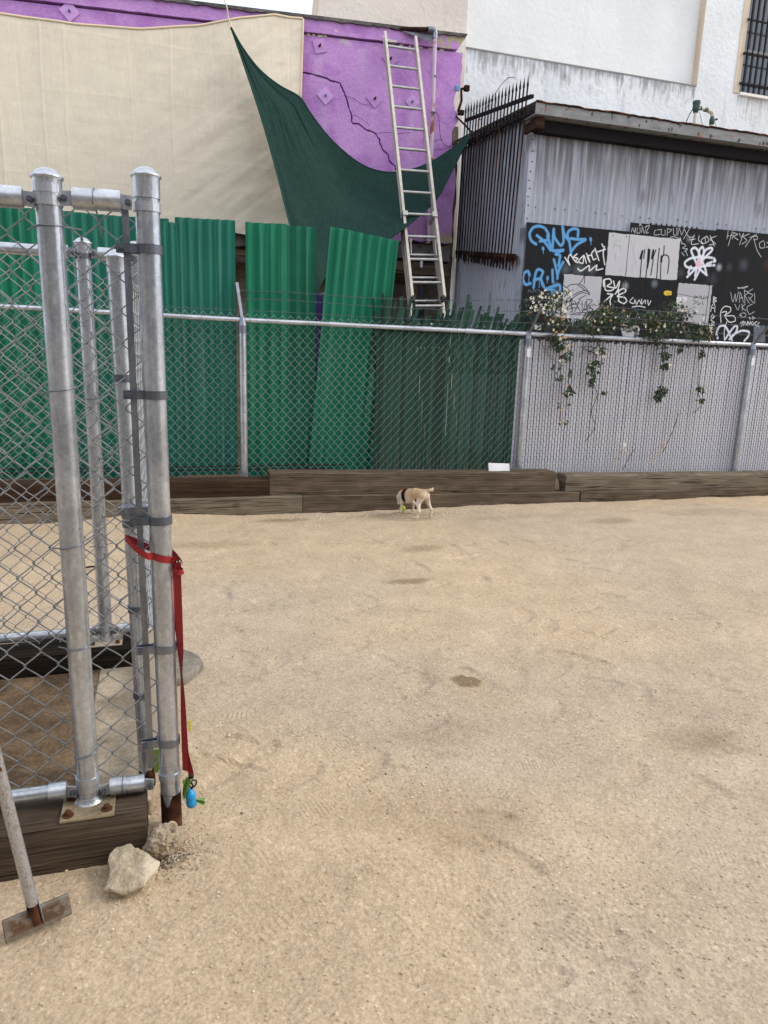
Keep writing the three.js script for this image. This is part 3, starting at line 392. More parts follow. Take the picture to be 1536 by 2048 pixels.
// ---------------------------------------------------------------- hoe
{
  const t = thing('floor_scraper', 'rusty steel scraper with a long tubular handle leaning by the kerb', 'scraper', [-.375, 0, -1.80]);
  const H0 = V(-.005, .095, .004), H1 = V(-.075, .75, .03), d = H1.clone().sub(H0).normalize();
  const steel = std({ map: tex(256, 1024, (u, v) => mix3([178, 181, 186], [120, 104, 90], .5 * sst(.5, .75, fbm(u * 30, v * 120, 5, 14, 30, 120))), true, [10, 1.6]), roughness: .28, metalness: .5 });
  const h = part('handle', tube([H0.clone().addScaledVector(d, -.005), H1.clone().addScaledVector(d, .75)], .0155, 20, false), steel, t);
  part('rivet', new THREE.SphereGeometry(.006, 10, 8).translate(...H0.clone().addScaledVector(d, .42).add(V(.006, 0, .0135)).toArray()), M.rust, h);
  // split socket flaring into two prongs
  const sock = grid(14, 10, (u, v) => { const a = lerp(Math.PI * .58, Math.PI * 2.42, u), r = .0157, open = v; const c = H0.clone().addScaledVector(d, .045 - .125 * v); const cut = lerp(0, .62, sst(0, .35, v)), aa = lerp(a, lerp(Math.PI * (.58 + cut * .55), Math.PI * (2.42 - cut * .55), u), 1); return c.add(V(Math.cos(aa) * r * (1 + .1 * v), 0, Math.sin(aa) * r)); });
  part('socket', sheetThick(sock, .0022), steel, t);
  part('socket_rust', tube([H0.clone().addScaledVector(d, .03), H0.clone().addScaledVector(d, -.07)], .0115, 14), M.rustDark, t);
  const bl = new RoundedBoxGeometry(.165, .058, .015, 3, .004); const bm = std({ map: tex(512, 256, (u, v) => { const e = Math.min(u, 1 - u, v * .6, (1 - v) * .6); return mix3(mix3([84, 62, 48], [116, 92, 74], fbm(u * 18, v * 8, 5, 4)), [132, 126, 116], clamp(.7 * sst(.16, .04, e) + sst(.5, .68, fbm(u * 10, v * 5, 5, 44)) * .8)); }, true, [1 / .165, 1 / .058]), roughness: .7, metalness: .35 });
  const b = part('blade', metricUV(bl, .0825, .029), bm, t); b.position.set(.003, .036, -.005); b.rotation.set(-.35, .28, .16);
}
// ---------------------------------------------------------------- red leash, bag holder
{
  const red = std({ color: new THREE.Color().setRGB(.30, .012, .016), roughness: .55, bumpMap: tex(64, 64, (u, v) => 128 + 100 * Math.sin(u * 50) * Math.sin(v * 50), false, [60, 60]), bumpScale: .0004 });
  const t = thing('dog_leash', 'red webbing leash knotted round the post and hanging down', 'leash', [-.022, 0, -2.156]);
  function ribbon(pts, w, n = 40) {                   // pts: [x,y,z, wx,wy,wz] with width direction
    const c = new THREE.CatmullRomCurve3(pts.map(p => V(p[0], p[1], p[2]))), d = new THREE.CatmullRomCurve3(pts.map(p => V(p[3], p[4], p[5]))); return sheetThick(grid(n, 3, (u, v) => c.getPoint(u).addScaledVector(d.getPoint(u).normalize(), (v - .5) * w)), .0016);
  }
  const R = .0345; const loop = [[-.098, .985, .0, 0, 1, .1], [-.075, .965, .03, 0, 1, .1], [-.04, .938, .038, 0, 1, .1]]; for (let k = 0; k < 6; k++) { const a = 2.3 - k * .42; loop.push([Math.cos(a) * R, .932 - k * .004, Math.sin(a) * R, 0, 1, .05]); }
  loop.push([.044, .908, .002, .2, 1, .3]);
  part('loop', ribbon(loop, .022, 60), red, t);
  const back = [[-.098, .985, .0, 0, 1, -.1], [-.07, .965, -.03, 0, 1, 0], [-.03, .94, -.04, 0, 1, 0], [.02, .93, -.036, 0, 1, 0], [.045, .915, -.008, 0, 1, 0], [.05, .905, .008, 0, 1, 0]]; part('loop', ribbon(back, .022), red, t);
  part('knot', merge([ribbon([[.030, .915, .012, .3, .8, .6], [.045, .925, .022, .2, .6, .9], [.058, .908, .018, 0, .5, 1], [.055, .888, .004, .2, .6, 1], [.04, .885, .012, .6, .6, .6]], .02), ribbon([[.034, .886, .02, .2, 1, 0], [.046, .88, .034, .1, 1, .2], [.062, .879, .024, -.2, 1, .2], [.06, .878, .004, -.2, 1, 0], [.045, .88, -.004, 0, 1, 0]], .017)]), red, t);
  part('strap', ribbon([[.046, .905, .01, 1, .1, .2], [.045, .84, .014, 1, 0, .35], [.045, .74, .012, 1, 0, .3], [.0455, .62, .012, .8, 0, .6], [.046, .55, .012, .15, 0, 1], [.047, .48, .012, .5, 0, .9], [.048, .36, .012, .8, 0, .6], [.048, .20, .012, .8, 0, .6]], .021, 60), red, t);
  part('strap', ribbon([[.04, .9, .0, 1, 0, -.4], [.037, .8, -.004, .8, 0, -.6], [.04, .66, .0, .6, 0, .6], [.046, .52, .004, .3, 0, .9], [.05, .33, .006, .8, 0, .5], [.052, .26, .006, .9, 0, .3], [.063, .20, .006, .9, 0, .3], [.066, .172, .008, .9, 0, .2]], .017, 60), red, t);
  part('tag', box(.062, .070, .335, .372, .002, .004, .0005), std({ color: 0xd6d92e, roughness: .6 }), t);
  const d = thing('bag_holder', 'bright blue bag dispenser with green bags hanging from the red leash', 'bag holder', [.040, 0, -2.125]);
  const blue = std({ color: new THREE.Color().setRGB(.012, .30, .66), roughness: .35 });
  const body = part('body', lathe([[.0005, -.034], [.010, -.033], [.0155, -.028], [.0175, -.02], [.0172, -.012], [.0155, -.006], [.0162, 0], [.0172, .008], [.0165, .016], [.013, .022], [.009, .027], [.008, .032], [.0005, .034]], 24).rotateZ(.10).translate(.0, .112, .0), blue, d);
  part('ring', new THREE.TorusGeometry(.0125, .0026, 8, 20).rotateY(.5).translate(.008, .162, .0), std({ color: 0x1c2530, roughness: .3, metalness: .5 }), d);
  part('clip', merge([tube([[.004, .145, 0], [.008, .158, .004], [.003, .168, .004], [-.004, .178, .002], [.0, .195, .002]], .0032, 8), box(-.006, .01, .182, .196, -.004, .006, .002)]), M.black, d);
  const bag = std({ color: new THREE.Color().setRGB(.13, .26, .045), roughness: .5 });
  part('bag', sheetThick(grid(10, 12, (u, v) => V(-.022 + .026 * u * (1 - .5 * v) - .004 * v, .19 - .062 * v + .006 * Math.sin(u * 5 + v * 3), .012 + .008 * Math.sin(u * 9 + v * 4))), .0006), bag, d);
  part('bag', sheetThick(grid(8, 6, (u, v) => V(.014 + .03 * u, .104 - .012 * u + (v - .5) * (.008 + .018 * u), .004 + .005 * Math.sin(v * 9 + u * 3))), .0006), bag, d);
}
// ---------------------------------------------------------------- white building behind everything
{
  const wall = (s, base, spot, streakA) => tex(512, 512, (u, v) => { const n = fbm(u * 6, v * 6, 6, s, 6, 6), st = fbm(u * 40, v * 3, 4, s + 5, 40, 3), g = vn(u * 300, v * 300, s, 300, 300); let c = base.map(q => q + (n - .5) * 26 + (g - .5) * 8); c = mix3(c, spot, streakA * sst(.5, .8, st) * sst(.42, .65, fbm(u * 5, v * 4, 4, s + 9, 5, 4))); return c; }, true, [1 / 4, 1 / 4]);
  const bump = tex(512, 512, (u, v) => 255 * fbm(u * 30, v * 30, 5, 4, 30, 30), false, [1 / 1.5, 1 / 1.5]);
  const white = std({ map: wall(3, [226, 230, 232], [188, 191, 195], .5), bumpMap: bump, bumpScale: .008, roughness: .95 });
  const clean = std({ map: wall(43, [228, 231, 231], [216, 218, 216], .3), bumpMap: bump, bumpScale: .004, roughness: .95 }), beige = std({ map: wall(13, [218, 211, 200], [196, 184, 168], .5), bumpMap: bump, bumpScale: .006, roughness: .95 });
  const trim = std({ map: wall(23, [212, 198, 176], [188, 166, 140], .5), roughness: .95 });
  const t = thing('white_building', 'tall white rendered building with a barred window behind the shed', 'building', [0, 0, -10.9]);
  part('wall', merge([box(4.445, 14, 0, 5.925, -.6, 0), box(8.57, 9.30, 5.925, 9.5, -.6, 0), box(11.6, 14, 5.925, 9.5, -.6, 0), box(9.30, 11.6, 8.9, 9.5, -.6, 0)]), white, t);
  part('recessed_panel', box(4.445, 8.57, 5.925, 9.5, -.6, -.135), clean, t);
  part('reveal', box(8.558, 8.5695, 5.93, 9.5, -.134, .004), trim, t);
  // sooty stain and runs along the ledge below the recess
  seed = 12; const led = part('ledge', merge([box(4.45, 8.556, 5.926, 5.945, -.13, .008)]), std({ map: wall(33, [150, 146, 142], [90, 88, 88], .8), roughness: 1 }), t);
  for (const [x0, x1, y0, y1, sd, op] of [[4.46, 8.55, 5.45, 5.924, 5, .5], [9.4, 11.5, 5.3, 5.899, 9, .35], [4.5, 14, 4.5, 5.4, 15, .25]])
    part('stain', new G().quad(V(x0, y0, .0045), V(x1, y0, .0045), V(x1, y1, .0045), V(x0, y1, .0045), [0, 0, 1, 0, 1, 1, 0, 1]).geo(), std({ color: sd === 9 ? 0x9c8a70 : 0x7c7c7e, transparent: true, alphaMap: tex(1024, 128, (u, v) => { const st = fbm(u * 150, v * 2.5, 4, sd), bl = fbm(u * 22, v * 3, 4, sd + 3), e = sd === 15 ? Math.min(v, 1 - v) * 2.5 : v; return 255 * op * sst(.42, .8, st * .5 + bl * .35 + e * .34 - .12) * sst(0, .25, e); }, false), roughness: 1 }), t);
  const soft = part('soffit_wall', (() => { const s = new THREE.Shape([[2.12, 3], [4.442, 3], [4.442, 9.5], [2.62, 9.5], [2.20, 5.9], [2.12, 5.6]].map(a => new THREE.Vector2(...a))); return metricUV(new THREE.ExtrudeGeometry(s, { depth: .5, bevelEnabled: false }).translate(0, 0, -.48)); })(), beige, t); soft.name = 'beige_wall';
  part('edge_strip', bar([2.125, 5.6, .02], [2.62, 9.5, .02], .03, .05, V(0, 0, 1)), trim, t);
  // barred window
  const w = part('window', merge([box(9.30, 9.415, 5.93, 8.9, -.12, .012), box(11.5, 11.6, 5.93, 8.9, -.12, .012)]), trim, t);
  part('sill', box(9.415, 11.5, 5.90, 5.945, -.12, .05, .006), std({ color: 0xe9e6df, roughness: .8 }), w);
  part('pane', box(9.415, 11.5, 5.945, 8.9, -.16, -.15), new THREE.MeshPhysicalMaterial({ color: 0x4a525c, roughness: .12, metalness: .0, clearcoat: 1, clearcoatRoughness: .05 }), w);
  part('mullion', box(9.42, 11.5, 6.13, 6.17, -.149, -.12), std({ color: 0x60646a, roughness: .7 }), w); part('mullion', box(9.42, 11.5, 6.62, 6.66, -.149, -.12), std({ color: 0x9a9ea2, roughness: .7 }), w);
  for (let k = 0; k < 18; k++) part('bar', box(9.45 + k * .113, 9.468 + k * .113, 5.96, 8.6, .02, .036), M.darkIron, w);
  for (const y of [6.06, 6.5, 7.0, 7.6]) part('cross_bar', box(9.37, 11.5, y, y + .028, .037, .047), M.darkIron, w);
}
// ---------------------------------------------------------------- purple building
const CRACK = [[1.60, 4.93], [1.816, 4.925], [1.957, 4.926], [2.086, 4.908], [2.237, 4.876], [2.315, 4.874], [2.356, 4.793], [2.384, 4.738], [2.433, 4.609], [2.475, 4.52], [2.484, 4.426], [2.518, 4.418], [2.572, 4.424], [2.661, 4.368], [2.743, 4.353], [2.806, 4.33], [2.856, 4.275], [2.886, 4.199], [2.908, 4.153], [2.987, 4.093], [3.01, 4.022], [3.09, 3.962], [3.13, 3.86], [3.15, 3.6], [3.12, 3.35], [3.2, 3.22], [3.23, 3.1]];
{
  const t = thing('purple_building', 'purple rendered building with a cracked wall and diamond anchor plates', 'building', [0, 0, -9.85]);
  const drips = [[2.042, 5.25], [2.124, 4.693], [2.779, 4.738], [3.296, 4.773], [2.6, 5.3], [2.975, 5.23]];
  const pmap = tex(1280, 480, (u, v) => {
    const x = -4 + u * 8.1, y = 2.95 + v * 2.5; const n = fbm(x * 1.7, y * 1.7, 6, 4), f = vn(x * 70, y * 70, 2), b = fbm(x * 5 + 3, y * 5, 5, 12);
    let c = [188 + (n - .5) * 36 + (f - .5) * 16, 143 + (n - .5) * 36 + (f - .5) * 16, 203 + (n - .5) * 28 + (f - .5) * 16]; c = mix3(c, [164, 108, 182], .5 * sst(.5, .75, b));
    for (const [dx, dy] of drips) { const q = Math.abs(x - dx - .02 * (fbm(y * 4, dx, 2) - .5)); if (y < dy && q < .09) c = mix3(c, [196, 174, 206], .5 * (1 - q / .09) * sst(dy - 1.1, dy - .1, y) * (.3 + fbm(x * 40, y * 3, 3, 7))); }
    const pale = sst(.66, .74, fbm(x * 6, y * 9, 4, 31)) * sst(5.28, 5.4, y + .0 * x) * (x > 1.5 ? 1 : 0); c = mix3(c, [214, 214, 196], pale * .9);
    const edge = 3.93 + .04 * (fbm(y * 5, 3, 3, 8) - .5); if (x > edge && y < 4.9) c = mix3(c, [158, 158, 138], sst(edge, edge + .04, x) * sst(.35, .5, fbm(x * 20, y * 12, 3, 3)));
    const low = sst(.55, .62, fbm(x * 7, y * 7, 4, 77)) * sst(3.25, 3.05, y) * (x > 2.9 ? 1 : 0); return mix3(c, [172, 166, 134], low);
  });
  const purple = std({ map: pmap, bumpMap: tex(512, 512, (u, v) => 255 * (.6 * fbm(u * 24, v * 24, 5, 4, 24, 24) + .4 * vn(u * 128, v * 128, 9, 128, 128)), false, [.8, .8]), bumpScale: .008, roughness: .9 });
  purple.bumpMap.repeat.set(8, 3);
  // the wall face, its broken right edge and the open crack through it
  const rim = [[-4, 2.98], [2.9, 3.0], [3.02, 3.04], [3.15, 2.99], [3.3, 3.06], [3.5, 3.03], [3.7, 3.07], [3.85, 3.03], [3.975, 3.05], [3.956, 3.15], [3.96, 3.3], [3.945, 3.48], [3.97, 3.7], [3.979, 3.871], [3.95, 4.05], [3.928, 4.246], [3.891, 4.308], [3.885, 4.469], [3.93, 4.55], [3.969, 4.608], [3.95, 4.707], [3.91, 4.746], [3.887, 4.844], [3.914, 4.961], [3.975, 5.026], [3.97, 5.167], [3.99, 5.254], [3.976, 5.351], [3.99, 5.40], [3.985, 5.442], [-4, 5.122]];
  const sh = new THREE.Shape(rim.map(a => new THREE.Vector2(...a)));
  const L = [], Rr = [], JAG = []; for (let i = 0; i < CRACK.length - 1; i++) for (let k = 0; k < 3; k++) { const f = k / 3, q = k ? .016 : 0; JAG.push([lerp(CRACK[i][0], CRACK[i + 1][0], f) + q * (hash(i, k, 61) - .5), lerp(CRACK[i][1], CRACK[i + 1][1], f) + q * (hash(i, k, 62) - .5)]); } JAG.push(CRACK[CRACK.length - 1]); JAG.forEach(([x, y], i) => { const a = JAG[Math.max(0, i - 1)], b = JAG[Math.min(JAG.length - 1, i + 1)], dx = b[0] - a[0], dy = b[1] - a[1], l = Math.hypot(dx, dy), e = Math.min(1, i / 4, (JAG.length - 1 - i) / 14), w = (.0025 + .0075 * e * (.6 + .8 * hash(i, 2, 5))); L.push(new THREE.Vector2(x - dy / l * w, y + dx / l * w)); Rr.push(new THREE.Vector2(x + dy / l * w, y - dx / l * w)); });
  sh.holes.push(new THREE.Path([...L, ...Rr.reverse()]));
  const uvw = (g) => { const p = g.attributes.position, u = new Float32Array(p.count * 2); for (let i = 0; i < p.count; i++) { u[i * 2] = (p.getX(i) + 4) / 8.1; u[i * 2 + 1] = (p.getY(i) - 2.95) / 2.5; } g.setAttribute('uv', new THREE.BufferAttribute(u, 2)); return g; };
  part('wall', uvw(new THREE.ExtrudeGeometry(sh, { depth: .25, bevelEnabled: false }).translate(0, 0, -.25)), purple, t);
  // hairline branches of the crack
  const hair = [[[2.39, 4.73], [2.5, 4.71], [2.62, 4.66], [2.7, 4.66]], [[2.49, 4.52], [2.57, 4.50], [2.66, 4.46], [2.72, 4.42]], [[2.80, 4.33], [2.95, 4.36], [3.15, 4.37], [3.3, 4.40]], [[3.45, 4.33], [3.6, 4.33], [3.75, 4.36]], [[3.5, 4.2], [3.7, 4.23], [3.9, 4.29]], [[3.55, 3.75], [3.72, 3.70], [3.88, 3.66]]];
  // parapet band, coping
  const lo = x => 5.378 + .04 * (x - 1.84), hi = x => 5.53 + .043 * (x - 1.87);
  const band = new THREE.Shape(); band.moveTo(-4, lo(-4)); for (let x = -3.9; x <= 4; x += .1) band.lineTo(x, lo(x) + .006 * (hash(x * 10 | 0, 1, 3) - .5)); band.lineTo(4.008, hi(4)); for (let x = 3.9; x >= -4; x -= .1) band.lineTo(x, hi(x) + .006 * (hash(x * 10 | 0, 2, 3) - .5));
  part('parapet', uvw(new THREE.ExtrudeGeometry(band, { depth: .28, bevelEnabled: false }).translate(0, 0, -.25)), purple, t);
  const cap = new THREE.Shape(); cap.moveTo(-4, hi(-4) + .001); for (let x = -3.95; x <= 4; x += .05) cap.lineTo(x, hi(x) + .001 - .02 * hash(x * 20 | 0, 4, 4)); cap.lineTo(4.02, hi(4) + .03); cap.lineTo(-4, hi(-4) + .03);
  part('coping', metricUV(new THREE.ExtrudeGeometry(cap, { depth: .34, bevelEnabled: false }).translate(0, 0, -.28)), M.concGrey, t);
  part('groove_rubble', merge(Array.from({ length: 9 }, (_, k) => { const x = 1.88 + (k < 4 ? k * .07 : .6 + k * .14 + .1 * hash(k, 1, 1)), y = lo(x) - .004; return box(x, x + rr(.03, .09), y - rr(.02, .035), y - .001, -.012, rr(.002, .008), .003); })), std({ color: 0xb7ae98, roughness: 1 }), t);
  const pm = [0, 1].map(k => std({ color: k ? 0xc69ad6 : 0xbb8ccb, roughness: .7 }));
  [[2.042, 5.25, .108, .28], [2.124, 4.695, .113, .785], [2.779, 4.738, .113, .785], [3.296, 4.763, .100, .80], [2.975, 5.23, .110, .72], [-.86, 5.2, .113, .75], [.4, 4.6, .113, .785], [-.9, 4.6, .113, .785]].forEach(([x, y, s, r], i) => {
    const p = part('anchor_plate', new RoundedBoxGeometry(s * 1.42, s * 1.42, .014, 2, .003), pm[i % 2], t); at(p, x, y, .009, 0, 0, r);
    part('bolt', merge([new THREE.CylinderGeometry(.014, .016, .03, 6).rotateX(Math.PI / 2).translate(0, 0, .02), new THREE.CylinderGeometry(.008, .008, .06, 8).rotateX(Math.PI / 2).translate(0, 0, .04)]), i % 2 ? M.galvDark : M.rustDark, p);
  });
  // broken foot of the wall, dark open ground floor
  part('lintel', metricUV((() => { const g = new THREE.BoxGeometry(8.0, .2, .2, 80, 4, 2); const p = g.attributes.position; for (let i = 0; i < p.count; i++) p.setY(i, p.getY(i) + .03 * (fbm(p.getX(i) * 6, p.getZ(i) * 5, 3, 5) - .5)); g.computeVertexNormals(); return g.translate(-.05, 2.9, -.12); })()), M.concGrey, t);
  part('wood_beam', box(-4, 3.95, 2.60, 2.76, -.14, -.02), M.woodGrey, t);
  for (const [x0, x1] of [[2.62, 2.68], [3.42, 3.5], [3.88, 3.95]]) part('wood_post', box(x0, x1, .1, 2.6, -.14, -.05), M.woodGrey, t);
  for (const [x0, x1] of [[2.7, 3.08], [3.1, 3.41], [3.51, 3.87]]) part('wood_panel', box(x0, x1, .3, 2.36 + .2 * hash(x0 * 10 | 0, 1, 2), -.19, -.165), conc([66, 58, 50], [112, 102, 90], 81), t);
  part('back_wall', box(-4, 3.95, 0, 3.0, -.95, -.85), M.concrete, t); part('ceiling', box(-4, 3.95, 2.99, 3.06, -.86, -.26), M.concrete, t); part('side_wall', box(-4.1, -4, 0, 5.3, -.95, 0), M.concrete, t); part('side_wall', box(3.951, 4.0, 0, 3.0, -.95, -.26), M.concrete, t);
  part('side_return', metricUV((() => { const g = new THREE.BoxGeometry(.22, 4.62, .2, 3, 60, 1), p = g.attributes.position; for (let i = 0; i < p.count; i++) if (p.getX(i) > .05) p.setX(i, p.getX(i) + .05 * (fbm(p.getY(i) * 6, 2, 3, 5) - .5)); g.computeVertexNormals(); return g.translate(3.975, 2.31, -.36); })()), conc([66, 62, 58], [118, 112, 100], 91), t);
  part('roof', box(-4, 3.98, 5.10, 5.12, -.95, -.252), M.concGrey, t);
  const hg = new G(); for (const h of hair) hg.tube(catmull(h.map(([x, y]) => [x, y, .0005]), 20).map((p, i) => p.add(V(0, .006 * (hash(i, 4, 4) - .5), 0))), .0022, 4, false); part('hairline_crack', hg.geo(), std({ color: 0x3c2640, roughness: 1 }), t);
  // corroded ironwork on the broken corner
  part('corner_iron', merge([tube([[3.95, 4.72, .02], [3.99, 4.86, .03], [3.98, 5.0, .02], [4.05, 5.02, .03]], .018, 8), box(4.02, 4.09, 4.98, 5.05, 0, .06, .008), box(3.95, 4.03, 4.68, 4.74, 0, .06, .008)]), M.rustDark, t);
  part('blue_flake', box(3.9, 3.955, 4.97, 5.04, .001, .03, .01), std({ color: 0x6d93bd, roughness: .8 }), t); part('brace', bar([3.93, 4.66, .02], [4.1, 4.42, .22], .035, .02), M.rustDark, t);
}
{ // drain pipe
  const t = thing('drain_pipe', 'rusty white painted drain pipe running down the purple wall', 'pipe', [3.555, 0, -9.72]);
  const m = std({ map: tex(128, 1024, (u, v) => mix3([198, 178, 196], [138, 84, 52], sst(.5, .6, fbm(u * 3, v * 14, 4, 21)))), roughness: .7 });
  const uvv = g => { const a = g.attributes.uv; for (let i = 0; i < a.count; i++) a.setY(i, a.getY(i) / 3.4); return g; };
  part('down_pipe', uvv(tube([[.02, 3.02, 0], [.0, 4.0, 0], [-.02, 5.54, 0]], .027, 16)), m, t);
  part('elbow', tube([[-.02, 5.5, 0], [-.02, 5.56, 0], [-.03, 5.59, 0], [-.06, 5.6, 0], [-.12, 5.597, -.005]], .034, 14), M.galvDark, t);
  part('inlet_pipe', tube([[-.1, 5.598, -.003], [-.62, 5.575, -.12]], [.028, .02], 14), M.rustDark, t);
  part('flashing', new G().quad(V(-.45, 5.55, -.05), V(-.1, 5.44, .03), V(-.06, 5.52, .02), V(-.3, 5.57, -.08)).geo(), M.galvDark, t);
  part('wire', tube(catmull([[-.035, 4.58, .03], [0, 4.63, .035], [.05, 4.62, .03], [.12, 4.35, 0], [.2, 4.28, -.06], [.33, 4.27, -.08]], 30), .004, 5), M.black, t);
  for (const y of [4.62, 5.05, 3.9]) part('bracket', bandGeo(.028, .02).translate(-.005, y, 0), M.galvBand, t);
}
// ---------------------------------------------------------------- shade cloths
{
  const weave = tex(512, 512, (u, v) => { const a = vn(u * 256, v * 20, 3, 256, 20), b = vn(u * 30, v * 256, 5, 30, 256), n = fbm(u * 6, v * 6, 4, 9, 6, 6); const k = .96 + .05 * (a - .5) + .025 * (b - .5) + .05 * (n - .5); return [231 * k, 221 * k, 200 * k]; });
  const m = new THREE.MeshPhysicalMaterial({ map: weave, bumpMap: tex(512, 512, (u, v) => 120 + 70 * vn(u * 256, v * 26, 3, 256, 26) + 50 * vn(u * 26, v * 256, 5, 26, 256), false), bumpScale: .0006, roughness: .95, sheen: .2, sheenColor: new THREE.Color(.5, .45, .38) });
  const t = thing('shade_cloth', 'large beige shade cloth hung over the purple wall', 'shade cloth', [0, 0, -9.7]);
  const top = x => { const P = [[-4, 5.06], [-1.557, 5.035], [-.796, 5.045], [-.1, 5.096], [.577, 5.23], [1.0, 5.36], [1.462, 5.467], [1.82, 5.49]]; for (let i = 0; i < P.length - 1; i++) if (x <= P[i + 1][0]) { const k = (x - P[i][0]) / (P[i + 1][0] - P[i][0]); return lerp(P[i][1], P[i + 1][1], k); } return P[P.length - 1][1]; };
  const rt = y => 1.64 + .17 * clamp((y - 2.9) / 2.6) ** .8 + .015 * Math.sin((y - 2.9) * 1.2);
  const pos = (u, v) => { const xr = rt(lerp(2.9, 5.49, v)), x = lerp(-4, xr, u), y = lerp(2.93 + .03 * Math.sin(x * 3), top(x), v); const w = clamp((x + 1.5) / 3.2);
    let z = .035 * (fbm(x * .7 + 2, y * .7, 3, 6) - .5) + .010 * Math.sin(x * 10.5 + .5 * Math.sin(y * 2)) * .35 * sst(.3, .5, Math.abs(Math.sin(x * 1.3))) + .045 * w * w * (fbm((x * .8 + y * .62) * 1.0, (x * .62 - y * .8) * 4.2, 3, 12) - .5) * 1.6 + .006 * (fbm(x * 14, y * 3, 3, 3) - .5) + .004 * (fbm(x * 4, y * 12, 3, 23) - .5); z += .05 * Math.exp(-(((x - 1.1) / .3) ** 2)) * Math.exp(-(((y - 4.5) / .7) ** 2)); const cr = (q, per, a, o) => { const k = Math.round(q / per), d = q - k * per - .012 * Math.sin(o * 2.3 + k); return a * (hash(k + 40, 2, 5) - .35) * Math.exp(-((d / .011) ** 2)); }; z += cr(x, .236, .009, y) + cr(y, .31, .003, x); return V(x, y, z - .04 * v); };
  const g = grid(620, 200, pos, (u, v, q) => [q.x / .8, q.y / .8]); part('cloth', sheetThick(g, .0015), m, t);
  const hem = new G(), hm = std({ color: 0xd9c8a8, roughness: .9 }); hem.tube(Array.from({ length: 121 }, (_, i) => pos(i / 120, 1).add(V(0, 0, .004))), .013, 8, true, .5); hem.tube(Array.from({ length: 61 }, (_, i) => pos(1, i / 60).add(V(.004, 0, .004))), .014, 8, true, .5); part('hem', hem.geo(), hm, t);
  part('tie_rope', tube([[.905, 5.36, .0], [.89, 5.45, .02], [.86, 5.56, -.05]], .008, 6), std({ color: 0xcfc4b0, roughness: .9 }), t); part('loop', tube([[.92, 5.2, .06], [.93, 5.26, .05], [.905, 5.36, .0]], .009, 6), std({ color: 0xcfc4b0, roughness: .9 }), t);
}
const SAIL_TOP=[[0.917, 5.169, -9.5], [1.043, 4.965, -9.464], [1.241, 4.742, -9.429], [1.474, 4.591, -9.397], [1.711, 4.487, -9.37], [1.831, 4.331, -9.349], [2.016, 4.125, -9.335], [2.27, 3.924, -9.327], [2.564, 3.781, -9.326], [2.863, 3.753, -9.332], [3.134, 3.81, -9.344], [3.408, 3.93, -9.36], [3.684, 4.112, -9.379], [3.962, 4.326, -9.4]], SAIL_LEFT=[[0.917, 5.169, -9.5], [1.095, 4.52, -9.2], [1.224, 3.955, -8.9], [1.32, 3.427, -8.6], [1.383, 2.965, -8.3], [1.414, 2.619, -8.0], [1.457, 2.189, -7.7], [1.465, 1.826, -7.4]], SAIL_LOW=[[3.962, 4.326, -9.4], [3.641, 3.819, -9.15], [3.359, 3.423, -8.9], [3.049, 3.154, -8.65], [2.721, 2.913, -8.4], [2.293, 2.645, -8.15], [1.779, 2.351, -7.9], [1.617, 2.194, -7.65], [1.465, 1.826, -7.4]];
{
  const t = thing('shade_sail', 'dark green triangular shade sail sagging across the purple wall', 'shade sail');
  const c = [SAIL_TOP, SAIL_LEFT, SAIL_LOW].map(a => new THREE.CatmullRomCurve3(a.map(p => V(...p)))), [e1, e2, e3] = c, P = (cv, x) => cv.getPointAt(clamp(x, 0, 1));
  const f = (s, v) => { const u = v, A = P(e2, u), B = P(e1, u), q = A.lerp(B, s), d = P(e3, 1 - s).sub(P(e2, 1).lerp(P(e1, 1), s)); q.addScaledVector(d, u); const e = Math.min(s, 1 - s, 1 - u) * 4, k = clamp(e); q.z += k * (.05 * (fbm(s * 7 + u * 2, u * 2.2, 4, 6) - .5) + .06 * (fbm((s + u * .6) * 9, u * 1.4, 3, 14) - .5)) + .12 * Math.sin(Math.PI * s) * u * .6; return q; };
  const g = grid(160, 140, f, (u, v, q) => [q.x / .5, q.y / .5]);
  const weave = tex(256, 256, (u, v) => { const a = vn(u * 128, v * 12, 3, 128, 12), b = vn(u * 16, v * 128, 5, 16, 128); const k = .85 + .22 * (a - .5) + .14 * (b - .5); return [38 * k, 66 * k, 61 * k]; });
  part('cloth', sheetThick(g, .0015), std({ map: weave, roughness: .92, specularIntensity: .2 }), t);
  const hem = new G(); for (const cv of c) hem.tube(cv.getPoints(60), .011, 7); part('hem', hem.geo(), std({ color: 0x24423c, roughness: .85 }), t);
  part('rope', tube([SAIL_TOP[0], [.93, 5.26, -9.58]], .006, 6), std({ color: 0xcfc4b0, roughness: .9 }), t); part('rope', tube([SAIL_TOP[13], [4.04, 4.36, -9.5]], .006, 6), M.black, t);
}
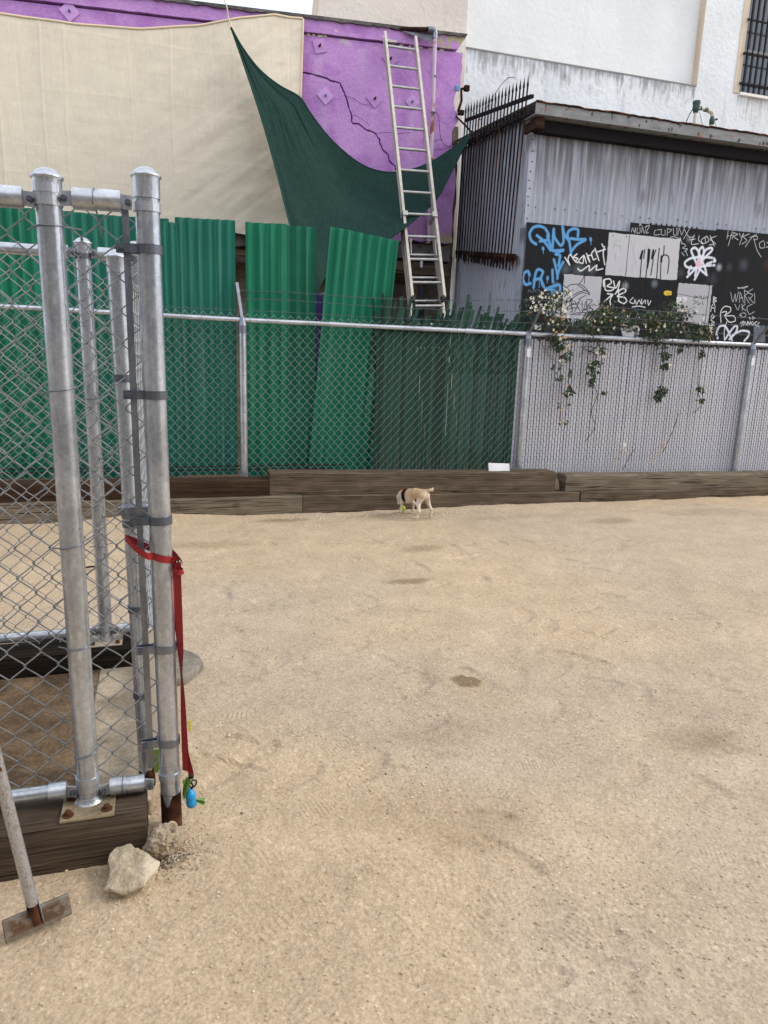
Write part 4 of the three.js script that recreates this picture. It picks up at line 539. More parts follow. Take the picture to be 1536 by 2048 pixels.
// ---------------------------------------------------------------- ladder
{
  const t = thing('extension_ladder', 'weathered aluminium extension ladder leaning on the purple wall', 'ladder');
  const bl = V(2.789, 1.93, -7.95), br = V(3.156, 1.95, -7.95), tl = V(2.867, 5.463, -9.72), tr = V(3.249, 5.467, -9.72), dl = tl.clone().sub(bl).normalize(), dr = tr.clone().sub(br).normalize(), nrm = V(1, .02, 0).cross(dl).normalize();
  const pt = (A, B, k, o = 0) => A.clone().lerp(B, k).addScaledVector(nrm, o);
  const rail = (a, b, w, h, s) => { const T = b.clone().sub(a).normalize(), S = V(1, 0, 0), N = S.clone().cross(T).normalize(); const L = a.distanceTo(b); const web = metricUV(new THREE.BoxGeometry(.006, h, L)), f1 = metricUV(new THREE.BoxGeometry(w, .006, L).translate(s * w / 2, h / 2, 0)), f2 = metricUV(new THREE.BoxGeometry(w, .006, L).translate(s * w / 2, -h / 2, 0)); const g = merge([web, f1, f2]); g.applyMatrix4(new THREE.Matrix4().makeBasis(S, T.clone().cross(S).normalize(), T).setPosition(a.clone().add(b).multiplyScalar(.5))); return g; };
  const rm = std({ map: tex(256, 512, (u, v) => mix3([206, 202, 194], [170, 162, 150], fbm(u * 10, v * 20, 4, 3, 10, 20))), roughness: .5, metalness: .45 });
  part('fly_rail', rail(pt(bl, tl, .06), tl, .03, .072, -1), rm, t); part('fly_rail', rail(pt(br, tr, .06), tr, .03, .072, 1), rm, t);
  part('base_rail', rail(pt(bl, tl, -.5, -.075), pt(bl, tl, .34, -.075), .03, .072, -1), rm, t); part('base_rail', rail(pt(br, tr, -.5, -.075), pt(br, tr, .34, -.075), .03, .072, 1), rm, t);
  for (let k = 0; k < 13; k++) { const s = .035 + k * .0765; part('rung', tube([pt(bl, tl, s).add(V(.003, 0, 0)), pt(br, tr, s).add(V(-.003, 0, 0))], .0165, 14), M.alu, t); }
  for (let k = 0; k < 5; k++) { const s = -.09 + k * .0765; if (s > .34) continue; part('rung', tube([pt(bl, tl, s, -.08).add(V(.004, 0, 0)), pt(br, tr, s, -.08).add(V(-.004, 0, 0))], .0155, 12), M.alu, t); }
  for (const [A, B, d] of [[bl, tl, -1], [br, tr, 1]]) { const c = pt(A, B, .335, -.03); part('guide_bracket', bar(c.clone().addScaledVector(dl, -.03).toArray(), c.clone().addScaledVector(dl, .03).toArray(), .06, .17), M.alu, t); const q = pt(A, B, .2, .01); part('rung_lock', merge([bar(q.clone().add(V(-d * .03, 0, 0)).toArray(), q.clone().add(V(-d * .035, .15, -.05)).toArray(), .008, .03), bar(q.clone().add(V(-d * .03, .15, -.04)).toArray(), q.clone().add(V(-d * .03, .19, -.03)).toArray(), .03, .02)]), M.alu, t); part('foot_cap', bar(pt(A, B, .052).toArray(), pt(A, B, .064).toArray(), .04, .08), M.black, t); }
  const mid = pt(bl, tl, .19).lerp(pt(br, tr, .19), .42); part('pulley', merge([box(-.016, .016, -.07, .01, -.012, .012, .006), new THREE.CylinderGeometry(.02, .02, .012, 14).rotateX(Math.PI / 2).translate(0, -.02, 0)]).translate(mid.x, mid.y - .03, mid.z), M.galvDark, t);
  part('rope', tube([[mid.x - .004, mid.y - .09, mid.z], [mid.x, mid.y - .32, mid.z + .02]], .006, 6), M.black, t);
  part('rope_bundle', merge(Array.from({ length: 9 }, (_, k) => tube(catmull([[mid.x + .004, mid.y - .26, mid.z + .03], [mid.x - .02 + k * .006, mid.y - .36, mid.z + .04], [mid.x - .03 + k * .009, mid.y - .62 - .02 * (k % 3), mid.z + .05 + .004 * (k % 2)], [mid.x - .02 + k * .008, mid.y - .75, mid.z + .05]], 8), .006, 6))), std({ color: 0x262a36, roughness: .95 }), t);
}
// ---------------------------------------------------------------- green corrugated sheets behind the mesh
{
  const mk = (s, a, b, fade) => std({ map: tex(512, 512, (u, v) => { const n = fbm(u * 5, v * 5, 4, s, 5, 5), st = fbm(u * 60, v * 2, 3, s + 3, 60, 2); return mix3(mix3(a, b, clamp(n * 1.2 + st * .6 - .4)), fade, .55 * sst(.5, .8, st)); }, true, [.8, .5]), roughness: .6, specularIntensity: .4, vertexColors: true });
  const A = mk(3, [6, 96, 72], [14, 112, 84], [70, 124, 104]), B = mk(9, [4, 82, 62], [10, 98, 76], [52, 110, 92]), C = mk(15, [18, 92, 78], [28, 108, 92], [84, 122, 110]);
  const sheet = (w, h, per, amp, flatK, s) => { const n = Math.round(w / per * 12), tp = x => .012 * Math.sin(x * 3 + s) + .006 * (fbm(x * 9, s, 2, 3) - .5); return sheetThick(grid(n, 24, (u, v) => { const x = u * w, c = Math.sin(x / per * 2 * Math.PI + s), z = amp * Math.sign(c) * Math.abs(c) ** flatK; return V(x, v * (h + tp(x)), z + .01 * Math.sin(v * 2.4 + s)); }, (u, v, q) => [q.x + s, q.y + s]), .0012); };
  const crestTint = (g, per, s, k) => { const p = g.attributes.position, c = []; for (let i = 0; i < p.count; i++) { const q = Math.sin(p.getX(i) / per * 2 * Math.PI + s), w = k * sst(.82, .98, q) * (.35 + .9 * fbm(p.getX(i) * 5, p.getY(i) * 2, 3, 8)) * sst(.9, 2.1, p.getY(i) + .5 * fbm(p.getX(i) * 9, p.getY(i), 2, 3)); c.push(1 + w * 7, 1 + w * 1.1, 1 + w * .9); } g.setAttribute('color', new THREE.Float32BufferAttribute(c, 3)); return g; };  // paler yellowish tint along the ridge crests, stronger higher up
  const put = (label, x0, w, y0, h, z, lean, mat, per, amp, k, s) => { const m = part('corrugated_sheet', crestTint(sheet(w, h, per, amp, k, s), per, s, mat === A ? .55 : .3), mat, scene); m.position.set(x0, y0, z); m.rotation.z = lean; tag(m, label, 'corrugated sheet', 'green corrugated sheets behind the fence'); return m; };
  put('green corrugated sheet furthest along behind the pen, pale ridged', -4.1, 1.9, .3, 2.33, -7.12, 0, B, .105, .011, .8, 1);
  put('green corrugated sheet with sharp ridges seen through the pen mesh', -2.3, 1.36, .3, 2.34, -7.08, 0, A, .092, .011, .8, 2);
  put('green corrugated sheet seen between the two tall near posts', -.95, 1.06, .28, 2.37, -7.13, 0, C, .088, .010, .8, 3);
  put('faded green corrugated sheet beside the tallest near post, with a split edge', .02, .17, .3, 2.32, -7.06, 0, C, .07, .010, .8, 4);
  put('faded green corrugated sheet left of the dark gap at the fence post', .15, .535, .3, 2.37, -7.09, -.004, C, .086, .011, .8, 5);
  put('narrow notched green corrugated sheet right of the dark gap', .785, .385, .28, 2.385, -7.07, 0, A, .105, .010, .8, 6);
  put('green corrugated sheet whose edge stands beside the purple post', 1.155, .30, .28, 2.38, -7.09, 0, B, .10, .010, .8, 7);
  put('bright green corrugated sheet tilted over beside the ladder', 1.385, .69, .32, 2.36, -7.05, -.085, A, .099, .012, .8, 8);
}
tag(part('purple_post', merge([box(1.475, 1.565, .2, 2.08, -7.3, -7.24, .004)]), std({ color: 0x564a86, roughness: .8 }), scene), 'purple painted wooden post in the gap between green sheets', 'post');
tag(part('purple_board', bar([2.13, .25, -7.22], [2.2, 1.3, -7.22], .07, .02, V(1, 0, 0)), std({ color: 0x4c3f70, roughness: .8 }), scene), 'narrow purple board at the foot of the tilted sheet', 'board');
{ const t = thing('equipment_box', 'grey metal box beside the purple post', 'box', [1.66, 1.78, -7.42]); part('case', box(-.075, .12, 0, .3, -.1, .06, .006), std({ color: 0x7e858a, roughness: .6 }), t); part('lid', box(-.085, .13, .301, .315, -.11, .07, .003), std({ color: 0xa9afb4, roughness: .5 }), t); }
tag(part('conduit', merge([pipe([-2.2, .41, -6.985], [1.76, .395, -6.985], .008, 8), pipe([-2.2, .375, -6.985], [1.6, .36, -6.985], .007, 8)]), M.black, scene), 'pair of thin dark conduits along the foot of the green sheets', 'conduit');
{ const p = part('paper_sheet', sheetThick(grid(12, 8, (u, v) => V(3.248 + .245 * u, .345 + .083 * v - .012 * u, -6.72 - .02 * v + .004 * Math.sin(u * 6))), .001), std({ color: 0xe6e6ea, roughness: .8 }), scene); tag(p, 'blank white paper sheet propped on the timber below the green slats', 'paper'); }
// ---------------------------------------------------------------- shed
const PATCH=[["#c3c3c8",[114.0,132.3,217.1,132.2,218.7,82.9,114.2,83.6]],["#bcbcc1",[57.0,81.0,110.3,80.9,110.6,29.4,58.5,30.3]],["#b3b3b8",[222.3,80.0,274.1,79.8,275.0,29.1,222.6,34.4]],["#b8b9bd",[141.6,25.5,170.2,25.0,171.5,10.2,148.6,9.4]],["#2a2b2e",[163.5,22.6,168.6,22.8,170.1,11.2,164.3,11.0]],["#e6e8ea",[37.8,51.9,52.7,53.2,53.5,44.7,38.9,43.5]],["#a5a6aa",[36.3,40.4,56.1,42.3,56.1,30.7,37.2,30.9]],["#c9cbce",[22.3,20.7,31.7,20.6,31.6,14.5,22.9,14.7]],["#5d6670",[349.8,32.6,368.5,33.4,372.7,11.1,352.4,10.4]],["#e9eaec",[221.7,62.7,229.3,63.0,230.7,53.9,222.3,54.0]],["#e6e7e9",[231.2,63.1,237.7,62.9,237.8,57.8,231.6,56.5]],["#e0bf3f",[201.3,68.2,205.4,70.0,213.1,69.4,213.7,64.8,205.1,63.4,201.7,65.2]]];
const SPRAY=[[[76.5,86.9],12.1,0.35,"#aeb6be"],[[58.8,86.8],9.1,0.35,"#aeb6be"],[[94.4,87.9],10.1,0.3,"#aeb6be"],[[144.0,72.1],6.1,0.8,"#c6ced6"],[[229.6,133.1],5.9,0.5,"#aab4be"],[[186.3,77.0],6.4,0.6,"#aeb8c2"],[[280.9,102.3],5.9,0.85,"#c9d3da"],[[319.2,107.7],9.8,0.3,"#9aa2aa"],[[297.2,103.3],6.9,0.2,"#9aa2aa"],[[272.2,87.4],10.8,0.2,"#9aa2aa"],[[223.6,92.7],7.8,0.25,"#9aa2aa"],[[357.5,110.1],8.8,0.5,"#5a2a22"],[[47.6,20.2],12.1,0.35,"#7f97a8"],[[83.2,23.6],16.2,0.4,"#8fa5b4"],[[41.7,58.1],9.1,0.35,"#7f97a8"],[[46.6,67.3],6.1,0.5,"#9fb4c4"],[[206.9,23.4],11.8,0.3,"#8f9aa4"],[[98.3,106.1],6.1,0.25,"#aab4be"]];
const STROKES=[["#62a4dc",2.7,[16.6,112.2,10.1,115.6,7.2,123.0,11.1,129.9,18.8,132.4,26.9,130.1,32.1,123.8,30.9,118.0,21.4,115.9]],["#62a4dc",2.7,[16.9,121.8,27.1,115.8,36.5,106.8]],["#62a4dc",2.7,[30.5,122.8,34.0,115.3,38.6,108.9,38.4,117.6,38.3,130.5,40.3,121.6,49.2,113.0,52.7,118.6,49.7,134.3,53.2,125.4,60.2,119.1]],["#62a4dc",2.7,[71.4,124.8,70.9,132.0,64.7,133.0,58.6,129.6,57.4,124.7,61.1,116.3,64.3,104.3]],["#62a4dc",2.7,[62.3,121.7,72.9,121.5,82.3,121.9,71.2,115.5,64.7,107.8]],["#62a4dc",2.7,[89.0,123.6,89.7,121.7]],["#62a4dc",2.7,[26.0,108.5,26.5,107.1]],["#62a4dc",2.7,[39.5,106.3,53.2,108.0]],["#62a4dc",2.7,[53.2,107.8,47.6,105.6,43.5,102.9,49.4,101.9,49.5,98.0,48.5,90.1]],["#62a4dc",2.7,[41.8,96.5,46.0,86.0,48.3,80.2,50.6,87.3,54.5,94.4]],["#62a4dc",2.7,[40.9,84.7,42.8,71.1]],["#62a4dc",2.7,[48.3,80.2,48.5,75.3]],["#62a4dc",2.7,[11.1,77.1,8.5,81.3,3.6,78.6,2.7,71.7,6.9,66.1,13.1,67.9]],["#62a4dc",2.7,[17.5,63.3,18.9,79.5,21.9,84.1,28.4,82.0,26.5,74.1,31.5,64.5]],["#62a4dc",2.7,[17.3,71.6,26.2,74.5]],["#62a4dc",2.7,[35.3,76.0,35.3,74.1]],["#62a4dc",2.7,[34.5,62.7,51.2,68.4,52.9,60.7,43.7,61.7,34.5,62.5]],["#62a4dc",2.7,[43.7,61.2,43.0,56.2]],["#62a4dc",0.9,[89.7,121.7,90.4,116.4]],["#62a4dc",0.9,[26.5,107.1,26.9,102.3]],["#62a4dc",0.9,[35.3,74.1,35.2,69.6]],["#62a4dc",0.9,[24.7,73.0,25.0,63.2]],["#62a4dc",0.9,[10.6,77.1,10.4,69.2]],["#62a4dc",0.9,[27.6,72.2,28.0,65.3]],["#eceded",1.5,[56.3,99.9,63.6,91.8,60.7,97.7,63.0,103.5,69.5,97.3]],["#eceded",1.5,[72.3,104.8,67.9,101.1,74.0,100.0,70.8,96.4,74.5,95.2]],["#eceded",1.5,[80.2,102.9,75.5,96.7,81.6,95.1,81.8,104.0,86.3,95.4]],["#eceded",1.5,[85.2,106.2,88.7,101.5,91.0,96.7,86.7,103.3,92.5,104.7]],["#eceded",1.5,[95.4,110.8,92.3,106.7,95.4,99.9,98.9,101.2]],["#eceded",1.5,[96.4,112.9,103.3,99.5]],["#eceded",1.5,[109.3,115.7,108.4,107.7,112.1,95.0]],["#eceded",1.5,[100.4,109.2,110.8,112.9]],["#eceded",1.5,[105.4,118.4,107.5,115.6]],["#eceded",1.5,[75.2,88.3,80.2,86.1,90.2,92.7,91.5,86.8,100.9,93.8,100.9,88.3,109.8,90.4]],["#eceded",1.6,[113.6,78.0,116.3,66.0,124.9,65.5,128.3,68.7,118.2,70.2,123.9,74.6,120.9,79.0,112.6,77.0,113.4,69.9]],["#eceded",1.6,[126.7,76.8,130.7,68.8,135.3,77.2,134.5,68.0,131.0,61.7]],["#eceded",1.6,[135.3,67.0,136.9,53.8]],["#eceded",1.6,[132.6,63.8,141.9,68.9,145.4,65.5,134.3,59.3,144.5,58.3,148.1,54.3,144.1,51.0,136.3,53.8]],["#eceded",1.6,[112.1,43.9,116.7,51.8,127.3,61.0,124.4,54.7,125.7,48.6]],["#eceded",1.6,[127.3,61.0,119.8,61.6]],["#eceded",1.1,[156.9,58.9,152.6,53.5,159.1,51.8,159.8,56.5]],["#eceded",1.1,[161.2,55.0,163.0,50.9,166.1,56.3,169.2,52.2]],["#eceded",1.1,[169.8,57.5,170.6,51.3,175.0,56.7,176.2,52.6]],["#eceded",1.1,[157.1,47.5,167.1,49.0,176.2,47.9]],["#eceded",1.1,[178.8,56.9,180.9,50.7,183.5,56.1]],["#eceded",1.1,[114.7,36.8,123.3,37.7]],["#eceded",1.1,[111.7,25.3,113.0,30.5,117.0,32.8]],["#eceded",1.1,[152.1,37.4,149.0,32.0,160.2,33.5]],["#eceded",1.1,[147.4,29.3,160.8,28.3]],["#eceded",1.1,[165.0,35.8,165.6,33.2]],["#eceded",1.1,[168.8,36.0,169.3,33.9]],["#eceded",1.1,[174.2,28.9,178.9,27.5,186.9,31.0]],["#c9d3da",1.0,[66.9,30.1,71.0,24.2,75.1,31.5,74.7,23.3]],["#c9d3da",1.0,[77.6,30.6,79.7,22.5,82.3,31.8]],["#c9d3da",1.0,[84.8,31.4,85.0,23.7,91.2,28.1,85.4,30.9]],["#c9d3da",1.0,[94.1,24.1,98.1,32.0,101.5,23.3]],["#c9d3da",1.0,[101.0,27.5,107.0,34.4]],["#d2d6d9",0.7,[144.8,135.1,146.0,140.1,149.0,135.4,150.2,140.5,149.8,134.0]],["#d2d6d9",0.7,[152.7,140.6,152.8,134.7,157.1,135.5,156.4,140.9]],["#d2d6d9",0.7,[159.5,135.7,159.9,142.2,163.4,135.0,164.9,142.6]],["#d2d6d9",0.7,[163.6,142.5,169.6,144.4,165.8,135.7,169.4,136.4]],["#d2d6d9",0.7,[153.8,146.7,158.6,143.1]],["#d2d6d9",0.7,[158.1,147.0,154.9,142.8]],["#cfd3d6",0.7,[186.7,141.2,178.4,139.2,178.5,134.3,186.3,135.4]],["#cfd3d6",0.7,[187.8,141.8,188.1,135.5,193.6,135.4,192.8,141.2]],["#cfd3d6",0.7,[196.4,142.5,196.8,134.7]],["#cfd3d6",0.7,[196.3,142.9,202.6,142.0,198.2,138.2]],["#cfd3d6",0.7,[204.8,144.1,206.5,136.4,210.7,137.7,209.6,145.4]],["#cfd3d6",0.7,[212.2,135.8,213.4,144.7,218.3,137.2,220.8,145.3]],["#cfd3d6",0.7,[221.0,144.3,229.2,135.6,237.3,136.6]],["#cfd3d6",0.7,[229.4,146.4,221.5,132.5]],["#cfd3d6",0.7,[201.4,133.1,207.4,134.3,216.5,132.2]],["#d8dcde",0.9,[237.0,138.6,234.2,127.5,244.9,128.7]],["#d8dcde",0.9,[231.0,132.2,239.0,133.8]],["#d8dcde",0.9,[244.7,138.2,244.2,133.2,251.3,128.7]],["#d8dcde",0.9,[256.1,138.5,248.6,133.5,252.5,129.3,260.2,133.3,256.1,138.5]],["#d8dcde",0.9,[253.8,136.9,255.4,131.0]],["#d8dcde",0.9,[270.8,139.6,261.8,135.4,271.0,130.6,261.6,128.4]],["#d8dcde",0.9,[261.1,139.4,270.3,127.0]],["#cfd3d6",0.8,[287.8,146.9,287.5,137.3]],["#cfd3d6",0.8,[294.4,146.8,290.8,129.4]],["#cfd3d6",0.8,[288.2,140.9,294.5,142.3]],["#cfd3d6",0.8,[296.6,145.5,295.9,137.9]],["#cfd3d6",0.8,[296.6,145.5,303.4,144.0,297.4,141.0,305.2,137.5]],["#cfd3d6",0.8,[305.8,145.7,309.3,140.9,312.4,145.7,308.3,131.7]],["#cfd3d6",0.8,[321.7,145.8,313.1,142.2,319.2,137.5,312.0,132.9]],["#cfd3d6",0.8,[333.1,146.2,326.4,142.1,317.9,129.8]],["#cfd3d6",0.8,[322.5,141.8,333.5,144.2,335.4,140.7,331.0,139.4]],["#cfd3d6",0.8,[329.3,141.3,337.2,127.5,345.5,119.3]],["#cfd3d6",0.8,[345.9,139.4,339.7,135.9,342.1,130.4,348.7,131.4,347.5,138.0]],["#cfd3d6",0.8,[351.6,137.8,355.4,136.5]],["#cfd3d6",0.8,[351.4,131.6,356.1,132.9]],["#cfd3d6",0.8,[216.2,134.1,220.5,126.5]],["#cfd3d6",0.8,[221.0,127.5,226.4,125.0,221.8,121.7,229.5,121.2,224.9,117.9]],["#cfd3d6",0.8,[221.3,116.6,225.7,112.9]],["#cfd3d6",0.8,[230.7,113.3,226.7,119.0]],["#dfe2ee",2.5,[273.2,109.0,270.6,112.9,253.7,113.3,236.2,110.6,228.1,105.1,230.8,100.2,243.1,99.0,260.5,103.1,273.3,104.4]],["#dfe2ee",2.5,[233.9,87.8,244.5,98.0,256.5,111.9,266.6,121.7,265.4,125.1,257.5,122.1,252.5,112.7,247.6,103.3,238.9,92.6,235.0,93.4,237.7,100.7]],["#dfe2ee",2.5,[245.8,85.4,250.2,94.3,253.3,107.7,254.6,119.9,251.8,125.2,247.9,121.4,247.6,111.4,246.9,99.2,245.8,90.0]],["#dfe2ee",2.5,[263.6,92.0,250.7,99.4,241.2,111.0,235.4,119.6,239.3,123.4,244.8,121.2,251.4,111.6,259.7,100.0,262.8,93.0]],["#dfe2ee",2.5,[261.5,105.2,273.7,110.0]],["#e2b9c6",2.9,[246.1,104.2,249.4,108.0,250.7,103.5,246.4,102.7]],["#dfe2ee",2.4,[293.5,13.9,290.5,20.2,293.7,28.8,301.6,30.2,309.6,23.0,316.8,12.5]],["#dfe2ee",2.4,[305.8,13.2,312.3,23.1,319.1,30.9,322.9,28.9,320.8,21.3,312.6,13.4]],["#dfe2ee",2.4,[317.1,19.0,329.7,24.8,342.3,24.2,343.2,18.8,337.5,12.1]],["#eceded",1.2,[304.7,35.6,302.5,24.9,304.6,12.1]],["#eceded",1.2,[295.5,34.2,292.7,46.8,297.5,54.4,307.0,53.8,307.9,48.5,299.4,42.9,314.2,43.5,318.0,37.3,308.8,35.3,301.0,41.9,301.9,48.3,294.7,46.9]],["#b9bdc0",0.9,[304.5,72.6,309.9,60.8,312.2,70.9,315.1,61.6,317.0,74.3]],["#b9bdc0",0.9,[320.7,60.8,319.8,73.4,327.4,61.1]],["#b9bdc0",0.9,[320.4,66.0,325.0,67.3]],["#b9bdc0",0.9,[329.7,60.1,326.0,76.9]],["#b9bdc0",0.9,[326.2,75.8,333.3,74.1,328.6,69.6,337.1,60.5]],["#b9bdc0",0.9,[339.3,78.6,332.0,74.0,340.7,71.3,336.2,65.8]],["#b9bdc0",0.9,[343.0,73.5,345.3,60.9,334.3,68.3]],["#b9bdc0",0.9,[315.0,77.8,330.6,81.8,324.3,78.9,314.7,79.4]],["#b9bdc0",0.9,[313.7,58.3,319.7,51.2,321.9,57.7]],["#b9bdc0",0.9,[325.1,58.9,327.3,50.5]],["#b9bdc0",0.9,[330.5,59.1,326.5,54.7,333.4,50.7]],["#b9bdc0",0.9,[342.1,59.7,334.0,55.0,339.6,46.7,347.2,50.3]],["#b9bdc0",0.9,[327.7,44.1,324.6,46.1,331.1,48.0,334.4,44.9,329.5,42.0,323.5,45.0]],["#eceded",1.0,[340.3,43.0,342.1,40.4]],["#eceded",1.0,[340.6,41.4,350.1,42.4]],["#eceded",1.0,[345.7,43.8,347.0,40.1]],["#eceded",1.0,[326.7,34.4,331.7,37.3,328.8,30.2]],["#eceded",1.0,[332.7,31.4,333.8,36.8,337.3,32.7]],["#eceded",1.0,[338.7,32.7,338.5,37.6,342.1,32.9,342.6,37.7]],["#eceded",1.0,[346.8,37.4,343.8,35.1,348.3,33.1,348.5,35.8]],["#eceded",1.0,[353.7,37.6,350.0,35.3,356.3,31.3]],["#eceded",1.0,[358.1,36.7,355.7,34.5,358.9,30.8]],["#eceded",1.0,[278.3,66.0,278.8,58.8]],["#eceded",1.0,[278.4,65.5,283.2,64.2,279.5,62.4,283.8,60.6,279.4,59.3]],["#eceded",1.0,[276.5,52.4,280.3,57.8,283.1,52.7]],["#eceded",1.0,[276.7,47.1,277.4,51.4,282.0,51.6,283.4,46.9]],["#eceded",1.0,[278.6,39.9,280.5,44.2,282.7,39.0]],["#eceded",1.0,[284.8,42.2,279.1,36.7,284.9,33.8,280.4,32.5]],["#eceded",1.0,[276.6,31.3,279.0,28.8,281.9,31.5,285.6,29.6]],["#eceded",1.0,[278.3,25.0,282.3,25.2,279.0,20.8,283.7,20.5]],["#26272b",0.8,[56.5,68.8,62.2,65.2,66.0,62.4,65.1,59.3,59.6,55.0]],["#26272b",0.8,[62.2,65.2,66.5,68.9,78.2,70.5,87.0,67.5,93.7,60.8,94.5,58.8]],["#26272b",0.8,[94.2,61.8,86.2,63.4,74.7,58.8,63.5,51.2,57.5,40.9]],["#26272b",0.8,[95.1,59.4,84.1,60.8,72.7,54.7,61.8,45.1]],["#26272b",0.8,[78.8,70.6,82.5,75.3,85.5,80.9,85.9,71.5]],["#26272b",0.8,[77.2,69.0,83.5,66.3,89.9,62.6]],["#26272b",0.8,[62.3,40.1,68.9,45.4,73.5,46.7]],["#26272b",0.8,[69.5,51.5,72.8,36.5]],["#26272b",0.8,[64.8,39.2,71.6,42.5,81.2,42.5]],["#26272b",0.8,[74.3,50.7,84.0,39.0]],["#26272b",0.8,[82.5,53.2,75.7,37.6]],["#26272b",0.8,[85.1,51.3,87.1,38.1,91.1,51.6,92.3,40.4]],["#26272b",0.8,[92.1,53.1,99.5,52.5,92.9,45.5,97.7,46.3]],["#26272b",0.8,[71.3,33.9,79.4,36.8,93.8,37.9]],["#26272b",0.8,[77.2,34.1,85.5,36.0]],["#26272b",0.8,[69.9,47.5,75.9,46.8,80.4,50.0]],["#26272b",0.8,[80.1,53.0,89.2,58.0]],["#26272b",0.7,[248.3,65.5,253.6,64.3,247.4,62.4]],["#26272b",0.7,[255.2,62.8,257.3,66.0,259.1,62.5]],["#26272b",0.7,[259.2,66.1,260.4,62.5,263.6,63.2]],["#26272b",0.7,[263.8,66.3,263.8,62.2,268.0,64.5]],["#26272b",0.7,[266.2,63.3,269.1,65.6,270.2,58.9]],["#26272b",0.7,[247.8,59.8,253.2,58.6,248.5,55.2]],["#26272b",0.7,[255.8,58.7,255.7,55.0,260.0,56.8]],["#26272b",0.7,[262.3,59.0,263.6,54.9]],["#17181b",1.3,[163.7,114.7,163.4,105.9,163.7,94.1,164.0,82.2]],["#17181b",1.3,[166.3,115.9,166.4,106.1]],["#17181b",1.3,[172.2,117.3,172.4,102.5,172.5,82.7,173.8,68.8]],["#17181b",1.3,[174.2,116.4,174.5,104.7,173.4,94.7]],["#17181b",1.3,[179.0,116.8,180.3,103.1,179.3,87.1]],["#17181b",1.3,[182.7,117.0,180.1,109.0]],["#17181b",1.3,[187.5,119.3,187.6,103.5,188.5,83.6]],["#17181b",1.3,[194.2,122.7,194.7,111.9,192.0,107.8,194.2,83.0]],["#17181b",1.3,[192.0,107.8,195.7,111.8,201.5,110.9,204.0,104.6,203.7,90.6]],["#17181b",2.2,[172.3,116.3,173.0,102.6]],["#17181b",2.2,[179.1,115.8,178.5,106.9]],["#17181b",2.2,[163.5,113.8,161.6,105.8]],["#17181b",2.2,[192.3,109.8,192.5,103.8]],["#a9acb0",1.0,[122.3,113.6,122.1,120.6,126.4,124.8,130.3,123.1]],["#a9acb0",1.0,[122.3,118.6,132.1,118.3]],["#a9acb0",1.0,[146.1,124.3,155.7,97.7]],["#a9acb0",1.0,[124.6,109.8,126.1,101.9]],["#a9acb0",1.0,[130.9,118.2,132.8,112.4]],["#8f9499",0.6,[10.5,57.5,12.5,60.5,15.1,57.2]],["#8f9499",0.6,[17.4,57.8,17.6,61.3,21.9,58.1]],["#8f9499",0.6,[22.2,61.5,28.8,58.4,25.7,55.3]],["#8f9499",0.6,[15.5,52.8,23.4,54.2,30.3,55.5]],["#26272b",1.0,[40.1,50.1,42.8,46.2]],["#26272b",1.0,[43.5,51.2,43.5,45.2,48.6,46.5]],["#26272b",1.0,[45.9,50.8,47.0,45.4]],["#26272b",1.0,[40.9,48.1,51.3,49.1]],["#26272b",1.0,[49.3,52.0,50.4,46.1]]];

